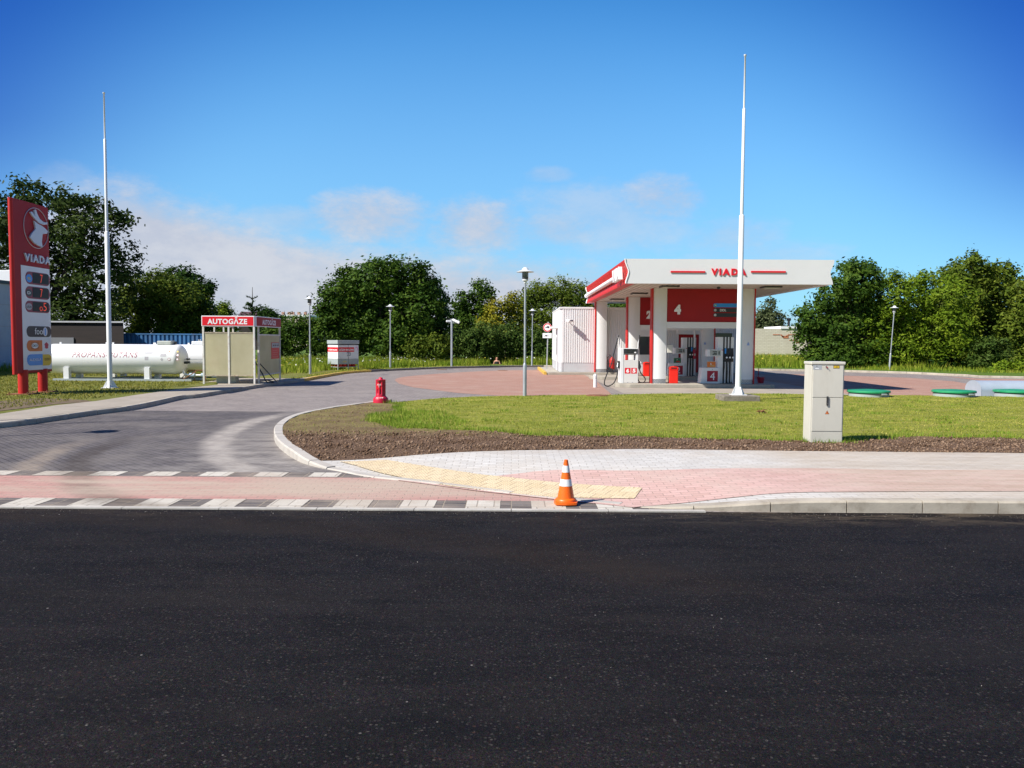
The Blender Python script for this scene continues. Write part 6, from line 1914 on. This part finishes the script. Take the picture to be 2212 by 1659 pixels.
# spruce tip
t_ = thing('spruce', W(545, 740, 76), 'thin bare spruce tip rising above the booth sign', 'tree', 'trees behind the forecourt')
sx = W(545, 700, 76).x; zt_ = W(547, 620, 76).z; zb0 = W(545, 735, 76).z
MB().tube([(sx, 76, -.2), (sx, 76, zb0), (sx + .05, 76, zt_)], [.16, .12, .02], 6).build('trunk', M_bark, t_)
Ls = []; b = MB()
for k in range(60):
    f = rng.uniform(0.0, .80) ; z = zb0 + (zt_ - zb0) * f; rr_ = (1 - f) ** .8 * 1.55 * rng.uniform(.55, 1.1) + .12
    a = rng.uniform(0, 6.28); e = Vector((sx + rr_ * math.cos(a), 76 + rr_ * math.sin(a), z + rr_ * .45))
    b.tube([(sx, 76, z), e], [.03, .012], 4)
    for j in range(int(6 + rr_ * 16)):
        q = j / (6 + rr_ * 16); Ls.append((sx + rr_ * math.cos(a) * q, 76 + rr_ * math.sin(a) * q, z + rr_ * .45 * q))
b.build('branches', M_bark, t_)
L = np.array(Ls); L = np.repeat(L, 3, 0) + rng.normal(0, .05, (len(L) * 3, 3)); n = len(L)
a = rng.normal(0, 1, (n, 3)); a /= np.linalg.norm(a, axis=1)[:, None]; q = np.cross(a, rng.normal(0, 1, (n, 3))); q /= np.linalg.norm(q, axis=1)[:, None]
V = np.stack([L - a * .09, L + q * .03, L + a * .09, L - q * .03], 1).reshape(-1, 3)
raw_mesh('crown', V, np.arange(4 * n).reshape(-1, 4), LM_dark, parent=t_)
# hedge and the big round tree
tree(600, 705, 684, 775, 57, 'dense dark green hedge behind the lamp and gas cage', 'hedge', LM_mid, kind='hedge', leaf=.2, dens=.85, cl=.4, trunk=False, tall=1.4, lobes=[
    (612, 728, 30, 40), (640, 722, 30, 40), (668, 725, 30, 40), (698, 728, 30, 42), (596, 740, 26, 34), (730, 735, 26, 36)])
tree(680, 970, 557, 775, 57, 'largest round dark green tree in the centre left', 'tree', LM_mid, leaf=.27, dens=.72, cl=.55, lobes=[
    (815, 612, 62, 52), (770, 612, 50, 42), (868, 605, 52, 44), (905, 625, 44, 44), (720, 655, 32, 42), (745, 640, 46, 46), (830, 670, 80, 60), (900, 680, 56, 56), (760, 700, 60, 56), (862, 730, 70, 42), (925, 640, 26, 36), (712, 700, 26, 50), (935, 690, 30, 60),
    (748, 594, 20, 14), (850, 572, 22, 14), (912, 585, 18, 16), (805, 575, 26, 14)])
tree(925, 978, 600, 775, 60, 'dark narrow tree hugging the right side of the round tree', 'tree', LM_dark, leaf=.26, dens=.75, cl=.5, lobes=[(940, 650, 26, 34), (955, 680, 20, 36), (950, 730, 26, 44), (935, 612, 12, 16)])
tree(978, 1070, 606, 770, 68, 'dark rounded tree behind the camera mast', 'tree', LM_mid, leaf=.26, dens=.75, cl=.5, lobes=[(1040, 630, 24, 24), (1052, 655, 18, 28), (1015, 665, 28, 30), (995, 650, 16, 22), (1030, 700, 46, 44), (990, 700, 26, 44)])
tree(1040, 1140, 632, 770, 66, 'yellowing green tree left of the nearest lamp', 'tree', LM_yel, leaf=.24, dens=.7, cl=.5, lobes=[(1068, 668, 20, 22), (1092, 662, 20, 18), (1112, 652, 20, 18), (1080, 700, 34, 34), (1118, 690, 26, 34), (1050, 700, 20, 26)])
tree(1120, 1290, 602, 775, 72, 'broad green tree rising behind the white shop', 'tree', LM_olive, leaf=.24, dens=.78, cl=.5, asp=.4, lobes=[
    (1160, 635, 34, 30), (1205, 628, 38, 28), (1245, 635, 34, 26), (1140, 660, 26, 30), (1190, 670, 60, 42), (1250, 670, 44, 40), (1285, 665, 30, 36), (1160, 710, 40, 44), (1180, 740, 50, 34), (1120, 700, 16, 30)])
tree(1290, 1400, 640, 720, 80, 'green tree top glimpsed between shop roof and canopy', 'tree', LM_mid, leaf=.3, dens=.6, cl=.5, nlob=5)
# bushes
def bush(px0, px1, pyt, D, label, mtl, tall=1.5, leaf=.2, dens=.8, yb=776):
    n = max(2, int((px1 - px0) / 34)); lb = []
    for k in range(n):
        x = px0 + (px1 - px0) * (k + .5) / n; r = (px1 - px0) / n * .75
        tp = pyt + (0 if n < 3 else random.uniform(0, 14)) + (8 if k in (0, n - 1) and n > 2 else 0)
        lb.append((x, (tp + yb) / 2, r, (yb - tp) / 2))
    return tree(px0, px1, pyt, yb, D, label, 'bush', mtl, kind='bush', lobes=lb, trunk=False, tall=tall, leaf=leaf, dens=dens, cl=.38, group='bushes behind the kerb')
bush(885, 962, 726, 54.5, 'low yellow green bush at the foot of the round tree', LM_olive, tall=1.1)
bush(962, 1048, 708, 56.5, 'tall willow bush behind the camera mast', LM_willow)
bush(1030, 1120, 696, 57.5, 'tallest willow bush behind the person', LM_willow)
bush(1105, 1176, 712, 57.8, 'willow bush between nearest lamp and traffic sign', LM_willow)
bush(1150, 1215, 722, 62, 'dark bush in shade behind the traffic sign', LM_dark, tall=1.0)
bush(1186, 1202, 740, 56, 'small green bush touching the left wall of the shop', LM_mid, tall=1.2)
# --- right group
tree(1716, 1916, 565, 797, 53, 'dark green tree directly right of the canopy', 'tree', LM_mid, leaf=.25, dens=.75, cl=.5, lobes=[
    (1845, 612, 52, 46), (1805, 640, 44, 44), (1880, 620, 36, 44), (1760, 690, 36, 40), (1800, 710, 56, 50), (1860, 690, 56, 56), (1745, 740, 24, 36), (1790, 760, 50, 36), (1850, 760, 54, 40), (1738, 700, 14, 16), (1835, 580, 24, 16), (1870, 580, 18, 14)])
tree(1850, 2100, 587, 803, 52.5, 'light green willow behind the leaning lamp', 'tree', LM_light, leaf=.25, dens=.72, cl=.5, asp=.36, fl=.6, lobes=[
    (1925, 640, 44, 44), (1975, 645, 52, 48), (2030, 650, 52, 44), (1905, 700, 50, 46), (1960, 710, 60, 50), (2030, 715, 60, 50), (2075, 735, 36, 30), (1895, 750, 40, 36), (1950, 760, 44, 34), (1930, 600, 16, 12), (1995, 602, 28, 16), (2050, 612, 26, 18), (2010, 760, 40, 30)])
tree(1990, 2230, 556, 808, 58, 'big dark green tree towering over the willow', 'tree', LM_olive, leaf=.27, dens=.75, cl=.55, lobes=[
    (2095, 592, 50, 36), (2055, 605, 40, 32), (2145, 605, 50, 38), (2120, 650, 70, 54), (2180, 650, 50, 54), (2060, 660, 60, 50), (2105, 560, 20, 12), (2150, 720, 60, 50), (2080, 730, 60, 50), (2165, 585, 22, 14)])
tree(2150, 2330, 592, 808, 54, 'olive tree at the right edge of the view', 'tree', LM_olive, leaf=.26, dens=.75, cl=.5, lobes=[(2225, 660, 50, 50), (2190, 720, 36, 44), (2250, 740, 60, 56), (2200, 770, 40, 34), (2290, 660, 50, 60), (2200, 625, 24, 20)])
bush(2105, 2180, 728, 50, 'dull green bush right of the willow', LM_willow, tall=1.2, yb=808)
bush(2150, 2260, 770, 46.5, 'low light green bush behind the grey tank cover', LM_light, tall=1.2, yb=812)
bush(1760, 1850, 752, 51, 'fresh green bush below the dark tree', LM_mid, tall=1.1, yb=800)
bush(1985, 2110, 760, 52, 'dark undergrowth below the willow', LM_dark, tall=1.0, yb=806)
tree(1628, 1692, 642, 735, 112, 'pointed pale green tree behind the cream wall', 'tree', LM_pale, leaf=.42, dens=.75, cl=.7, lobes=[(1662, 660, 10, 18), (1655, 680, 18, 20), (1668, 690, 20, 22), (1640, 695, 16, 20), (1650, 712, 34, 22), (1680, 705, 12, 18)])
# unseen tree behind house strip: dark filler wood
for i, (x0, x1, yt, D, m2, lab) in enumerate([(690, 960, 640, 70, LM_dark, 'dark tree standing behind the largest round tree'), (960, 1130, 690, 76, LM_dark, 'dark low tree behind the yellowing tree'), (1740, 1960, 640, 64, LM_dark, 'dark tree hidden behind the canopy side tree'), (1950, 2260, 640, 68, LM_dark, 'dark tree standing behind the willow')]):
    tree(x0, x1, yt, 790, D, lab, 'tree', m2, leaf=.4, dens=.5, cl=.7, nlob=6, trunk=False)

# --- meadow grass beyond the kerb
def in_hollow(P):
    return (np.hypot(P[:, 0] - HOL.x, P[:, 1] - HOL.y) < .5) | ((np.abs(P[:, 0] - HOL.x) < .42) & (P[:, 1] < HOL.y))
def mead(poly, dens, h, name, mtl=M_mead, wd=.05):
    P = scatter(poly, dens); P = P[~in_hollow(P)]
    P = P[~((P[:, 0] > BX0 - .5) & (P[:, 0] < 12.5) & (P[:, 1] < 51))]
    n = len(P); hh = h * rng.uniform(.5, 1.25, n) * (1 + .35 * np.sin(P[:, 0] * .9) * np.sin(P[:, 1] * .7))
    dist_ = np.hypot(P[:, 0] - HOL.x, P[:, 1] - HOL.y)
    hh = hh * np.clip((dist_ - .4) / 1.6, .25, 1)
    o = blades(name, P, np.array([vz(*q) for q in P]), hh, wd, mtl, .55)
    return tag(o, kind='stuff')
kf = [q for q in KSo[i_y1:i_e + 1]]
kfo = offset_path(kf, .9)
mead([(-8.0, 45.3)] + kfo[2:] + [(14.5, 50.8), (14.5, 62), (-16, 62), (-16, 46)], 105, .42, 'meadow_grass')
mead([(-30, 38.5), (-9.9, 38.5), (-9.6, 43), (-8.6, 45.5), (-8.6, 61), (-30, 61)], 60, .38, 'meadow_grass_west')
mead([(14.6, 51), (24, 50.5), (40, 50), (46, 88), (15, 88)], 26, .40, 'meadow_grass_east', wd=.08)
mead([(21, 49), (24, 46.2), (28, 44), (50, 41), (50, 56), (21, 56)], 30, .22, 'verge_grass_east', wd=.05)
P = scatter([q for q in offset_path(kf, .15)] + list(reversed(kfo)), 160)
P = P[~in_hollow(P)]
tag(blades('mown_verge_grass', P, np.array([vz(*q) for q in P]), .06, .04, M_blade, 1.0), kind='stuff')
P = scatter([(-30, 15), (-12, 15), (-11.2, 24), (-11.4, 29), (-11.8, 36), (-9.4, 36.5), (-9.2, 40), (-30, 40)], 120)
P = P[~((P[:, 0] > -18.2) & (P[:, 0] < -11.2) & (P[:, 1] > 30.5) & (P[:, 1] < 34.5))]
ipn = np.array(ip)
P = P[P[:, 0] < np.interp(P[:, 1], ipn[:, 1], ipn[:, 0], left=-11.3, right=-10.5) - .08]
tag(blades('yard_grass', P, np.full(len(P), .11), .05, .035, leaf_mat('dry_blades', [(.12, .14, .018), (.24, .24, .04), (.40, .34, .09)], clump=1.2, trans=.3), 1.0), kind='stuff')
P = scatter([(-9.2, 33), (-8.95, 33), (-8.9, 40), (-8.2, 42), (-7.6, 44), (-9.2, 44)], 160)
tag(blades('kerbside_grass', P, np.full(len(P), .11), .06, .04, M_blade, 1.0), kind='stuff')
# wild flowers: white and yellow dots over the meadow
def flowers(name, poly, dens, zl, zh, col, s=.045):
    P = scatter(poly, dens); P = P[~in_hollow(P)]
    k = np.sin(P[:, 0] * .8 + 1) + np.sin(P[:, 1] * 1.3) + rng.normal(0, .6, len(P)); P = P[k > .2]
    n = len(P); z = rng.uniform(zl, zh, n)
    a = rng.normal(0, 1, (n, 3)); a[:, 2] *= .4; a /= np.linalg.norm(a, axis=1)[:, None]
    b = np.cross(a, np.array([.2, .3, 1.0])); b /= np.linalg.norm(b, axis=1)[:, None]
    L = np.stack([P[:, 0], P[:, 1], z], 1); a = a * s; b = b * s
    V = np.stack([L - a, L + b, L + a, L - b], 1).reshape(-1, 3)
    return tag(raw_mesh(name, V, np.arange(4 * n).reshape(-1, 4), col), kind='stuff')
mp_ = [(-8.0, 46.0)] + kfo[2:] + [(14, 52.2), (14, 56), (-14, 56), (-14, 46)]
M_fw = mat('flower_white', (.75, .75, .65), .6); M_fy = mat('flower_yellow', (.65, .52, .06), .6)
flowers('white_flowers', mp_, 7, .4, .62, M_fw); flowers('yellow_flowers', mp_, 5, .35, .6, M_fy)
wp_ = [(-26, 40), (-9.9, 39), (-9.0, 45.5), (-9.0, 57), (-26, 57)]
flowers('white_flowers_west', wp_, 9, .35, .58, M_fw, .05); flowers('yellow_flowers_west', wp_, 8, .3, .55, M_fy, .05)
flowers('yellow_flowers_east', [(14, 51), (34, 50), (42, 86), (15, 86)], 2.0, .35, .6, M_fy, .07)
